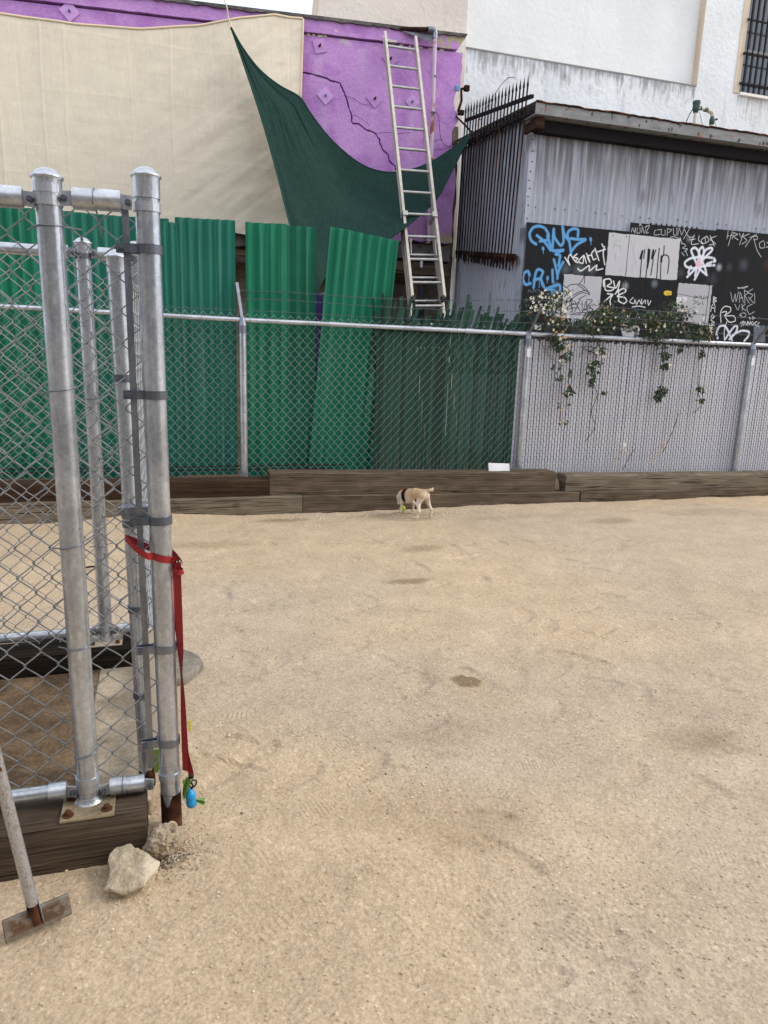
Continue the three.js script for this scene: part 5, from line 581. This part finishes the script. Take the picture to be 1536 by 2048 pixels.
{
  const t = thing('metal_shed', 'grey corrugated metal shed with black graffiti boards behind the vines', 'shed', [0, 0, -8.0]);
  const grey = [0, 1, 2].map(k => std({ map: tex(512, 1024, (u, v) => {
    const y = v, n = fbm(u * 5, v * 7, 5, 3 + k, 5, 7), st = fbm(u * 46, v * 3, 4, 8 + k, 46, 3), f = vn(u * 200, v * 200, k, 200, 200); let c = [172 + (n - .5) * 22, 177 + (n - .5) * 22, 187 + (n - .5) * 20].map(q => q + (f - .5) * 10);
    const soot = sst(.78, .96, v + .22 * (st - .5) + .1 * (n - .5)); c = mix3(c, [96, 94, 96], .75 * soot * sst(.25, .55, fbm(u * 24, v * 5, 4, 31 + k, 24, 5))); c = mix3(c, [198, 198, 204], .3 * sst(.6, .76, fbm(u * 20, v * 2, 4, 51 + k, 20, 2)) * sst(.4, .6, v)); return mix3(c, [124, 120, 122], .5 * sst(.68, .78, fbm(u * 16, v * 12, 4, 71 + k, 16, 12)));
  }, true, [1, 1]), roughness: .6, metalness: .08 }));
  const corr = (L, y0, y1f, map) => grid(Math.round(L / .076 * 8), 16, (u, v) => map(u * L, lerp(y0, y1f(u * L), v), .026 * (.5 + .5 * Math.sin(u * L / .076 * 2 * Math.PI)) ** 2.2), (u, v) => [u * L * .9, v]);
  [[4.2, .56], [4.75, .64], [5.38, .56], [5.93, .62], [6.54, .62], [7.15, .62], [7.76, .62], [8.37, .62], [8.98, .62]].forEach(([x, w], i) => { const m = part('front_sheet', sheetThick(corr(w, .2, () => 4.13, (u, y, d) => V(x + u, y, d + (i % 2) * .004)), .001), grey[i % 3], t); const ng = []; for (let k = 0; k < 5; k++) ng.push(new THREE.SphereGeometry(.008, 6, 4).translate(x + .04 + k * .13, 3.23 + .02 * hash(k, i, 3), .012)); part('nail', merge(ng), M.black, m); });
  part('corner_trim', merge([box(4.118, 4.205, .2, 4.12, .003, .011), box(4.110, 4.118, .2, 4.15, -.08, .011)]), grey[0], t);
  const nl = []; for (let k = 0; k < 22; k++) nl.push(new THREE.SphereGeometry(.009, 6, 4).translate(4.145 + .02 * (hash(k, 1, 1) - .5), 1.9 + k * .1 + .05 * hash(k, 2, 1), .011)); part('nail', merge(nl), M.black, t);
  for (let i = 0; i < 3; i++) part('side_sheet', sheetThick(corr(.66, .2, (u) => 4.22 + .06 * (i * .66 + u), (u, y, d) => V(4.12 + d, y, -.08 - i * .65 - u)), .001), grey[i % 3], t);
  // roof: flashing, near-black eaves beam, sheet
  const fl = std({ map: tex(1024, 128, (u, v) => { const n = fbm(u * 40, v * 5, 5, 5, 40, 5), st = fbm(u * 160, v * 3, 3, 9, 160, 3); let c = mix3([112, 114, 116], [150, 152, 152], n); c = mix3(c, [44, 40, 38], sst(.64, .72, st * .6 + .4 * fbm(u * 30, v * 2, 3, 15, 30, 2)) * .8); return mix3(c, [150, 92, 72], sst(.7, .78, fbm(u * 30, v * 6, 4, 25, 30, 6)) * .7); }, true, [.22, 6]), roughness: .8, metalness: .15 });
  part('fascia', merge([box(4.03, 10, 4.145, 4.25, .24, .25), box(4.03, 10, 4.138, 4.145, .0, .25)]), fl, t);
  part('eaves_beam', box(4.15, 10, 4.0, 4.11, .02, .13), M.darkIron, t); part('eaves_beam', box(4.08, 4.18, 4.02, 4.12, -.1, .2), M.woodDark, t);
  part('roof', (() => { const g = new G(); g.quad(V(4.02, 4.262, .255), V(10, 4.262, .255), V(10, 4.43, -2.1), V(4.02, 4.43, -2.1)); g.quad(V(4.02, 4.252, .255), V(4.02, 4.42, -2.1), V(10, 4.42, -2.1), V(10, 4.252, .255)); return g.geo(); })(), fl, t);
  const edge = new G(); { const pts = []; for (let x = 4.03; x < 10; x += .06) pts.push(V(x, 4.258 + .014 * (hash(x * 50 | 0, 3, 3) - .3), .252)); edge.tube(pts, .012, 5); } part('roof_edge', edge.geo(), M.rustDark, t);
  part('gable_flashing', (() => { const pts = []; for (let k = 0; k <= 30; k++) pts.push(V(4.06 + .02 * (hash(k, 1, 7) - .5), 4.2 + .15 * k / 30 - .03 + .03 * hash(k, 2, 7), .2 - 2.2 * k / 30)); return tube(pts, .035, 7, true, .5); })(), M.darkIron, t);
  // boards and their paint
  const PPM = 330;
  const paint = (ctx, x0, y1, w, h) => {
    ctx.fillStyle = '#1f2124'; ctx.fillRect(0, 0, w, h); seed = 55;
    for (let i = 0; i < 900; i++) { ctx.globalAlpha = rr(.02, .10); ctx.fillStyle = rnd() < .6 ? '#343639' : '#101113'; ctx.fillRect(rnd() * w, rnd() * h - 60, rr(1, 6), rr(20, 240)); } ctx.globalAlpha = 1;
    const X = c => (4.1 + c / 100 - x0) * PPM, Y = c => (y1 - 1.7 - c / 100) * PPM;
    for (const [[cx, cy], r, a, col] of SPRAY) { const R = r / 100 * PPM, n = 10; for (let i = 0; i < n; i++) { ctx.globalAlpha = a * .14; ctx.fillStyle = col; ctx.beginPath(); ctx.arc(X(cx), Y(cy), R * (1 - i / n * .9), 0, 7); ctx.fill(); } } ctx.globalAlpha = 1;
    for (const [col, p] of PATCH) { ctx.fillStyle = col; ctx.beginPath(); const n = p.length / 2; for (let i = 0; i < n; i++) { const ax = p[i * 2], ay = p[i * 2 + 1], bx = p[(i + 1) % n * 2], by = p[(i + 1) % n * 2 + 1]; for (let k = 0; k < 14; k++) { const f = k / 14, q = n > 4 ? 0 : .5; ctx.lineTo(X(lerp(ax, bx, f) + rr(-q, q)), Y(lerp(ay, by, f) + rr(-q, q))); } } ctx.closePath(); ctx.fill();
      if (p.length === 8) { ctx.save(); ctx.clip(); const xa = Math.min(p[0], p[6]), xb = Math.max(p[2], p[4]), ya = Math.min(p[5], p[7]), yb = Math.max(p[1], p[3]); for (let i = 0; i < 90; i++) { ctx.globalAlpha = rr(.03, .12); ctx.fillStyle = rnd() < .5 ? '#77797d' : '#d9d9dd'; ctx.fillRect(X(rr(xa, xb)), Y(rr(ya, yb)), rr(1, 9), rr(2, 30)); } ctx.restore(); ctx.globalAlpha = 1; } }
    ctx.lineCap = ctx.lineJoin = 'round';
    for (const [col, wd, p] of STROKES) { const path = () => { ctx.beginPath(); ctx.moveTo(X(p[0]), Y(p[1])); const n = p.length / 2, q = i => { const k = clamp(i, 0, n - 1); return [X(p[k * 2]), Y(p[k * 2 + 1])]; }, T = .14; for (let i = 0; i < n - 1; i++) { const a = q(i - 1), b = q(i), c = q(i + 1), d = q(i + 2); ctx.bezierCurveTo(b[0] + (c[0] - a[0]) * T, b[1] + (c[1] - a[1]) * T, c[0] - (d[0] - b[0]) * T, c[1] - (d[1] - b[1]) * T, c[0], c[1]); } ctx.stroke(); }; ctx.strokeStyle = col; const W = Math.max(1.2, wd / 100 * PPM); if (wd > 2) { ctx.globalAlpha = .18; ctx.lineWidth = W * 1.8; path(); ctx.globalAlpha = .3; ctx.lineWidth = W * 1.35; path(); } ctx.globalAlpha = .94; ctx.lineWidth = W * 1.12; path(); ctx.globalAlpha = 1; }
    ctx.fillStyle = '#7a2a1a'; ctx.fillRect(X(158), Y(70), 9, 2); 
    for (let i = 0; i < 160; i++) { ctx.globalAlpha = rr(.2, .6); ctx.fillStyle = '#8e9196'; ctx.fillRect(rnd() * w, rnd() * h, 1.3, rr(1, 5)); } ctx.globalAlpha = 1;
  };
  [[4.128, 5.528, .25, 3.055, .040], [5.532, 6.80, .25, 3.16, .044], [6.803, 8.05, .25, 3.18, .048], [8.055, 9.4, .25, 3.19, .044]].forEach(([x0, x1, y0, y1, z], i) => {
    const w = Math.round((x1 - x0) * PPM), h = Math.round((y1 - y0) * PPM), map = canvasTex(w, h, (c) => paint(c, x0, y1, w, h));
    const g = new THREE.BoxGeometry(x1 - x0, y1 - y0, .014).translate((x0 + x1) / 2, (y0 + y1) / 2, z);
    const b = part('graffiti_board', g, std({ map, roughness: .8, bumpMap: tex(128, 128, (u, v) => 255 * fbm(u * 30, v * 4, 3, 5, 30, 4), false, [3, 1]), bumpScale: .002 }), t);
    b.userData.label = ['black board with blue and white spray tags', 'black board with grey patches and a flower shaped tag', 'black board with thin white tags', 'plain black board'][i];
    const gn = []; for (let k = 0; k < 8; k++) gn.push(new THREE.SphereGeometry(.007, 6, 4).translate(lerp(x0 + .04, x1 - .04, k / 7), y1 - .06, z + .008)); part('screw', merge(gn), M.rustDark, b);
    if (i === 1) for (let k = 0; k < 10; k++) part('corrugation_shadow_gap', new THREE.SphereGeometry(.012, 6, 4).translate(x0 + .3 + k * .076, y1 + .012, .03), M.black, b).name = 'shadow_gap_blob';  // black blobs stand in for the shaded gaps of the corrugation
  });
}
{ // spiked grille fixed along the side of the shed
  const t = thing('security_grille', 'black spiked iron grille along the side of the shed', 'grille'); const N = 20;
  const P = (k, a, b) => lerp(a, b, k / (N - 1));
  for (let k = 0; k < N; k++) { const z = P(k, -8.02, -9.80), yt = P(k, 4.50, 4.715) + .01 * (hash(k, 1, 1) - .5), yb = P(k, 2.52, 2.84); const b = part('bar', bar([4.02, yb, z - .1 * (1 - k / N) * .9], [4.05, yt, z], .014, .014, V(0, 0, 1)), k % 7 ? M.darkIron : M.rustDark, t); part('spike', new THREE.ConeGeometry(.016, .11, 4).translate(4.05, yt + .052, z), M.darkIron, b); }
  part('rail', bar([4.035, 4.345, -7.86], [4.035, 4.60, -9.75], .04, .035), M.darkIron, t); part('rail', bar([4.04, 2.68, -8.02], [4.04, 2.93, -9.85], .035, .05), M.rustDark, t);
  const fr = new G(); seed = 4; for (let k = 0; k < 60; k++) { const q = rnd() * 19, z = P(q, -8.02, -9.8), y = P(q, 2.66, 2.91); fr.tube([[4.07, y + .02, z], [4.06 + rr(-.03, .03), y - rr(.03, .14), z + rr(-.03, .03)]], [.016, .004], 5); } part('rust_fringe', fr.geo(), M.rust, t);
  part('loose_wire', tube(catmull([[4.0, 4.66, -9.5], [4.03, 4.52, -9.3], [4.0, 4.45, -9.15], [4.03, 4.6, -9.0], [4.06, 4.75, -8.6], [4.05, 4.7, -8.4]], 40), .004, 5), M.black, t);
}
{ // valve pipe above the shed roof
  const t = thing('roof_valve_pipe', 'white plastic pipe with a dark green valve above the shed roof', 'pipe', [6.79, 4.4, -8.6]);
  const w = std({ color: 0xc9c2ae, roughness: .6 }), gr = std({ color: 0x2f4a3e, roughness: .6 });
  part('riser', tube([[0, 0, 0], [.0, .31, 0]], .021, 12), w, t); part('valve', lathe([[.0005, 0], [.03, 0], [.032, .02], [.04, .03], [.045, .035], [.045, .1], [.05, .105], [.05, .135], [.046, .14], [.0005, .14]], 18).translate(0, .30, 0), gr, t);
  part('cross_pipe', tube([[.04, .362, 0], [.14, .358, 0], [.2, .345, 0]], .02, 12), w, t); for (const x of [.06, .13, .16]) part('coupling', tube([[x, .362 - (x > .1 ? .006 : 0), 0], [x + .018, .36 - (x > .1 ? .008 : 0), 0]], .026, 12), gr, t);
  part('elbow', tube([[.19, .348, 0], [.235, .342, 0], [.262, .325, 0], [.27, .29, 0]], .027, 12), w, t); part('drop', tube([[.27, .29, 0], [.275, .0, 0]], .02, 12), w, t); part('tee', lathe([[.0005, 0], [.03, 0], [.034, .05], [.026, .09], [.0005, .09]], 14).translate(.272, .19, 0), gr, t); part('nozzle', tube([[.28, .24, 0], [.34, .26, .02]], .012, 8), gr, t);
  part('wire', tube(catmull([[-.04, .35, 0], [-.09, .27, 0], [-.15, .1, .0], [-.16, .05, 0]], 20), .006, 6), M.black, t); part('wire', tube([[.06, .32, 0], [.19, .05, 0]], .004, 6), M.galvDark, t); part('wire', tube([[.3, .25, 0], [.44, .04, 0]], .004, 6), M.galvDark, t);
}
// ---------------------------------------------------------------- jasmine over the slatted fence
{
  const leafM = [[.030, .058, .022], [.040, .076, .030], [.022, .044, .018], [.10, .095, .04]].map(c => std({ color: new THREE.Color().setRGB(...c), roughness: .6 })), fl = std({ color: 0xe9e3d2, roughness: .8 }), dry = std({ color: 0xb89a6c, roughness: .9 }), stemM = std({ color: 0x4b3a2a, roughness: .9 });
  const leaf = (g, p, s, a) => { const q = new THREE.Quaternion().setFromEuler(new THREE.Euler(rr(-.9, .5), rr(-1.2, 1.2), a)); const f = (x, y, z) => V(x * s, y * s, z * s).applyQuaternion(q).add(p); const A = f(0, 0, 0), B = f(.3, -.38, .05), C = f(0, -1.05, -.05), D = f(-.3, -.38, .05), E2 = f(0, -.42, -.06); for (const [i, j, k] of [[A, E2, B], [B, E2, C], [C, E2, D], [D, E2, A]]) { const n = j.clone().sub(i).cross(k.clone().sub(i)).normalize(); const v = [i, j, k].map(w => g.vert(w, n, 0, 0)); g.x.push(...v); } };
  const flower = (g, p, s) => { for (let k = 0; k < 5; k++) { const a = k / 5 * 6.283 + rnd(), d = V(Math.cos(a), Math.sin(a), .3), sd = V(-Math.sin(a), Math.cos(a), 0); const A = p.clone(), B = p.clone().addScaledVector(d, s * .6).addScaledVector(sd, s * .28), C = p.clone().addScaledVector(d, s), D = p.clone().addScaledVector(d, s * .6).addScaledVector(sd, -s * .28); g.quad(A, B, C, D); } };
  const vine = (label, clumps, stems) => {
    const t = thing('jasmine_vine', label, 'vine', [0, 0, 0], 'jasmine vines over the slatted fence'); const gs = [0, 1, 2, 3].map(() => new G()), gf = new G(), gd = new G();
    for (const [x, y, r, n, wf0, df0] of clumps) {
      const N = Math.round(n * 160 * r / .13); const wf = Math.round(wf0 * .45), df = Math.round(df0 * .35);
      for (let i = 0; i < N; i++) { const a = rr(0, 6.283), d = Math.sqrt(rnd()) * r, px = x + Math.cos(a) * d * 1.05, py = y + Math.sin(a) * d * .95; if (fbm(px * 9, py * 9, 2, 8) < .42) continue; const over = py > 1.74; const p = V(px, py, FZ + .055 + (over ? rr(-.16, .10) : rr(0, .06))); leaf(gs[rnd() < .08 ? 3 : rnd() * 3 | 0], p, rr(.026, .052), rr(-1.3, 1.3)); }
      for (let i = 0; i < wf; i++) { const a = rr(0, 6.283), d = Math.sqrt(rnd()) * r; flower(gf, V(x + Math.cos(a) * d, y + Math.sin(a) * d, FZ + .10 + rr(0, .07)), rr(.013, .022)); }
      for (let i = 0; i < df; i++) { const a = rr(0, 6.283), d = Math.sqrt(rnd()) * r; flower(gd, V(x + Math.cos(a) * d, y + Math.sin(a) * d, FZ + .09 + rr(0, .06)), rr(.012, .02)); }
    }
    gs.forEach((g, i) => { if (g.x.length) part('leaves', g.geo(), leafM[i], t).userData.kind = 'stuff'; }); if (gf.x.length) part('white_flowers', gf.geo(), fl, t).userData.kind = 'stuff'; if (gd.x.length) part('withered_flowers', gd.geo(), dry, t).userData.kind = 'stuff';
    for (let i = 0; i < 9; i++) { const [x, y, r] = clumps[rnd() * Math.min(6, clumps.length) | 0], a = () => rr(-1, 1) * (r + .1); part('stem', tube(catmull([[x + a(), y + a() * .7, FZ + rr(-.1, .1)], [x + a() * .5, y + a() * .5, FZ + rr(-.05, .12)], [x + a(), y + a() * .8, FZ + rr(-.08, .1)], [x + a() * 1.3, y + a(), FZ + .07]], 18), rr(.002, .004), 5), stemM, t); }
    for (const s of stems) part('stem', tube(catmull(s.map(([x, y, z]) => [x, y, FZ + .06 + (z ?? 0)]), 24), .004, 5), stemM, t);
  };
  seed = 88;
  vine('jasmine vine with a white blossom cluster, trailing beside the fence post sticker', [[3.83, 2.11, .12, .7, 40, 0], [3.69, 2.03, .11, .4, 34, 6], [3.98, 2.12, .12, .8, 30, 0], [3.91, 1.94, .13, 1.2, 14, 4], [3.97, 1.84, .14, 1.5, 8, 16], [4.03, 1.71, .12, 1.5, 4, 40], [4.07, 1.56, .10, 1.3, 3, 3], [4.05, 1.45, .08, .9, 0, 0], [4.11, 1.35, .09, 1.1, 0, 3], [4.15, 1.19, .07, .9, 0, 5], [4.12, 1.03, .06, .7, 0, 12], [4.13, .87, .05, .6, 0, 6]], [[[3.9, 2.1], [3.98, 1.8], [4.05, 1.5], [4.1, 1.2], [4.12, .85]], [[3.68, 2.05, .02], [3.8, 1.95, 0], [3.95, 1.82, 0]]]);
  vine('jasmine vine arching over the rail and hanging in a short leafy tail', [[4.42, 1.93, .14, 1.3, 6, 8], [4.56, 2.02, .15, 1.4, 3, 22], [4.27, 1.85, .11, 1.2, 2, 6], [4.70, 1.92, .13, 1.3, 4, 6], [4.85, 1.95, .12, 1.1, 3, 4], [4.48, 1.62, .09, 1.2, 8, 2], [4.47, 1.44, .10, 1.5, 5, 0], [4.47, 1.28, .05, 1, 0, 0], [4.59, 1.2, .05, 1, 0, 0]], [[[4.4, 1.95], [4.46, 1.6], [4.48, 1.3], [4.55, 1.15], [4.5, .95], [4.56, .8], [4.45, .62]]]);
  vine('bushy jasmine vine in front of the black boards, bulging over the rail', [[5.01, 1.96, .13, 1.3, 4, 4], [5.15, 1.88, .14, 1.4, 3, 12], [5.27, 1.97, .16, 1.5, 5, 4], [5.42, 2.08, .12, 1.1, 2, 2], [5.6, 1.95, .15, 1.4, 10, 3], [5.78, 1.88, .13, 1.3, 12, 6], [5.89, 1.86, .09, 1, 6, 4], [5.3, 1.73, .08, 1, 1, 0], [5.5, 1.71, .08, 1, 0, 0], [5.35, 1.6, .05, .9, 0, 0], [5.37, 1.48, .04, .9, 3, 0], [5.37, 1.21, .06, 1.2, 0, 0], [5.32, 1.12, .04, 1.1, 0, 0], [5.82, 1.63, .05, .8, 0, 0], [5.87, 1.21, .06, 1.2, 0, 5], [5.92, 1.1, .03, .8, 0, 0]], [[[5.3, 1.9], [5.34, 1.6], [5.38, 1.3], [5.3, 1.1]], [[5.78, 1.85], [5.84, 1.5], [5.88, 1.2], [5.95, 1.05], [5.85, .95]], [[4.98, .3], [5.05, .45], [5.12, .55]], [[5.5, .5], [5.6, .75], [5.65, .95]]]);
  // two small sprigs poking through low in the slats
  for (const [l, x, y] of [['dry jasmine sprig with one pale flower low in the grey slats', 4.9, .45], ['dry brown twig poking through the grey slats', 5.45, .50]]) { const t = thing('dry_sprig', l, 'twig', [x, y, FZ + .05]); const g = new G(); g.tube(catmull([[-.1, -.1, 0], [0, 0, .01], [.04, .12, .02]], 10), .004, 5); g.tube(catmull([[0, 0, .01], [.05, .04, .02], [.09, .13, .01]], 8), .003, 5); part('twig', g.geo(), dry, t); if (l.includes('flower')) { const f = new G(); for (let k = 0; k < 5; k++) flower(f, V(.06 + rr(-.02, .03), .14 + rr(-.02, .02), .03), .016); part('flower', f.geo(), fl, t); } }
}
// ---------------------------------------------------------------- dog and ball
{
  const c = V(2.29, .16, -6.29), S = .21, N = 74, bones = [   // a, b, ra, rb
    [[2.335, .225, -6.19], [2.275, .228, -6.27], .050, .046], [[2.275, .222, -6.27], [2.245, .205, -6.33], .048, .052], [[2.245, .20, -6.33], [2.215, .185, -6.40], .054, .050], [[2.215, .19, -6.40], [2.198, .185, -6.45], .040, .032], [[2.198, .185, -6.45], [2.188, .15, -6.475], .031, .030], [[2.188, .15, -6.475], [2.181, .082, -6.475], .026, .012], [[2.245, .165, -6.33], [2.235, .15, -6.36], .040, .042],
    [[2.345, .262, -6.175], [2.372, .272, -6.155], .016, .013], [[2.372, .272, -6.155], [2.396, .276, -6.15], .013, .012], [[2.396, .276, -6.15], [2.405, .29, -6.15], .012, .010],
    [[2.303, .215, -6.175], [2.276, .14, -6.18], .040, .024], [[2.276, .14, -6.18], [2.268, .078, -6.125], .022, .0125], [[2.268, .078, -6.125], [2.252, .018, -6.135], .012, .0105], [[2.252, .014, -6.135], [2.234, .010, -6.15], .012, .010],
    [[2.362, .212, -6.195], [2.395, .14, -6.235], .034, .021], [[2.395, .14, -6.235], [2.407, .085, -6.17], .019, .0115], [[2.407, .085, -6.17], [2.409, .02, -6.185], .011, .010], [[2.409, .014, -6.185], [2.404, .010, -6.205], .0115, .010],
    [[2.195, .17, -6.405], [2.190, .107, -6.41], .026, .015], [[2.19, .107, -6.41], [2.187, .02, -6.42], .0135, .0105], [[2.187, .013, -6.42], [2.182, .010, -6.44], .0115, .010],
    [[2.265, .15, -6.40], [2.318, .092, -6.42], .026, .0145], [[2.318, .092, -6.42], [2.314, .02, -6.43], .0125, .010], [[2.314, .013, -6.43], [2.316, .010, -6.45], .0115, .010]];
  const seg = (p, a, b, ra, rb) => { const abx = b[0] - a[0], aby = b[1] - a[1], abz = b[2] - a[2], t = clamp(((p[0] - a[0]) * abx + (p[1] - a[1]) * aby + (p[2] - a[2]) * abz) / (abx * abx + aby * aby + abz * abz)); return Math.hypot(p[0] - a[0] - abx * t, p[1] - a[1] - aby * t, p[2] - a[2] - abz * t) - lerp(ra, rb, t); };
  const mc = new MarchingCubes(N, std({}), false, false, 120000); mc.isolation = 0; mc.reset(); const half = N / 2;
  for (let k = 0; k < N; k++) for (let j = 0; j < N; j++) for (let i = 0; i < N; i++) { const p = [(i - half) / half * S + c.x, (j - half) / half * S + c.y, (k - half) / half * S + c.z]; let d = 1e3; const K = .014; for (const [a, b, ra, rb] of bones) { const e = seg(p, a, b, ra, rb); const h = clamp(.5 + .5 * (d - e) / K); d = lerp(d, e, h) - K * h * (1 - h); } mc.field[i + j * N + k * N * N] = -d; }
  mc.update(); const n = mc.count, pos = new Float32Array(n * 3), nor = new Float32Array(n * 3), col = new Float32Array(n * 3);
  for (let i = 0; i < n; i++) {
    const p = [0, 1, 2].map(k => mc.positionArray[i * 3 + k] * S + [c.x, c.y, c.z][k]); for (let k = 0; k < 3; k++) { pos[i * 3 + k] = p[k]; nor[i * 3 + k] = mc.normalArray[i * 3 + k]; }
    const [x, y, z] = p, nz = .02 * (fbm(x * 60, y * 60 + z * 50, 3, 4) - .5); let w = sst(.175, .215, y + nz * 2); if (z < -6.445) w = sst(.2, .21, y); const rump = sst(.05, .03, Math.hypot(x - 2.345, (y - .2) * .6, z + 6.155)); w *= 1 - rump; if (x > 2.365 && y > .25) w *= .6;
    const tan = [.50, .35, .205], cream = [.64, .545, .44], q = .9 + .2 * fbm(x * 150, y * 90 + z * 120, 2, 3); for (let k = 0; k < 3; k++) col[i * 3 + k] = lerp(cream[k], tan[k], w) * q;
  }
  const g = new THREE.BufferGeometry(); g.setAttribute('position', new THREE.BufferAttribute(pos, 3)); g.setAttribute('color', new THREE.BufferAttribute(col, 3)); g.setAttribute('normal', new THREE.BufferAttribute(nor, 3));
  { const A = V(), B = V(), C = V(); A.fromArray(pos, 0); B.fromArray(pos, 3); C.fromArray(pos, 6); const fn = B.clone().sub(A).cross(C.clone().sub(A)); if (fn.dot(V().fromArray(nor, 0)) < 0) for (let i = 0; i < n * 3; i++) nor[i] *= -1; }
  const t = thing('dog', 'small tan and cream dog in a black harness sniffing at the timber', 'dog', [0, 0, 0]);
  const body = part('body', g, std({ vertexColors: true, roughness: .95 }), t);
  const hr = std({ color: 0x14161a, roughness: .85 });
  // harness: a band round the chest with a back strap
  const A = V(2.228, .192, -6.372), T = V(-.03, -.025, -.075).normalize(), U = V(0, 1, 0).sub(T.clone().multiplyScalar(T.y)).normalize(), W = T.clone().cross(U);
  part('harness', sheetThick(grid(40, 4, (u, v) => { const a = u * 2 * Math.PI, wd = .030 + .012 * Math.cos(a); return A.clone().addScaledVector(T, (v - .5) * wd * 1.5 - .010 * Math.cos(a)).addScaledVector(U, Math.cos(a) * .0655 - .010).addScaledVector(W, Math.sin(a) * .060); }), .003), hr, body);
  part('harness_clip', box(2.222, 2.238, .248, .256, -6.372, -6.355, .002), M.galvDark, body);
  const ear = std({ color: new THREE.Color().setRGB(.42, .17, .085), roughness: .9 });
  for (const [x, y, z, r] of [[2.186, .205, -6.452, .25], [2.212, .202, -6.47, -.2]]) part('ear', sheetThick(grid(8, 8, (u, v) => { const k = (u - .5) * 2, w = .013 * (1 - v) ** .7; return V(x + k * w + r * .02 * v, y + .036 * v, z + .006 * k * k); }), .003), ear, body);
  part('nose', new THREE.SphereGeometry(.006, 10, 8).translate(2.181, .073, -6.473), M.black, body);
  const ball = part('tennis_ball', new THREE.SphereGeometry(.031, 24, 18).translate(2.222, .030, -6.475), std({ color: new THREE.Color().setRGB(.50, .62, .06), roughness: 1, bumpMap: tex(64, 64, (u, v) => 255 * vn(u * 40, v * 40, 2), false, [2, 2]), bumpScale: .001 }), scene); tag(ball, 'yellow green tennis ball on the sand under the dog\'s nose', 'ball');
}
// a twig and a leaf on the sand
{ const t = thing('fallen_twig', 'short dark twig on the sand beyond the pen', 'twig', [-.52, .012, -5.1]); part('twig', tube(catmull([[-.07, 0, .01], [0, .008, 0], [.07, 0, -.01]], 8), .007, 6), M.woodDark, t); }
{ // unseen building added behind the viewer to cut sky light and dull the posts
  const t = thing('added_building', 'low grey building added out of view behind the viewer to block light', 'building', [0, 0, 0]); const m = conc([136, 134, 132], [172, 170, 167], 95);
  part('wall', box(-5.3, 6, 0, 4.4, 3.0, 3.3), m, t); part('wall', box(-5.3, -5.0, 0, 4.4, -2.6, 2.998), m, t); part('coping', box(-5.4, 6.1, 4.402, 4.5, 2.92, 3.4), M.concGrey, t); part('coping', box(-5.4, -4.92, 4.402, 4.5, -2.7, 2.918), M.concGrey, t);
  const d = part('door', box(1.2, 2.15, .02, 2.08, 2.96, 2.998), M.woodDark, t); part('handle', box(1.28, 1.32, 1.0, 1.12, 2.92, 2.958, .004), M.galvDark, d);
}
scene.traverse(o => { if (o.isMesh) { o.castShadow = true; o.receiveShadow = true; } });
renderer.render(scene, camera);
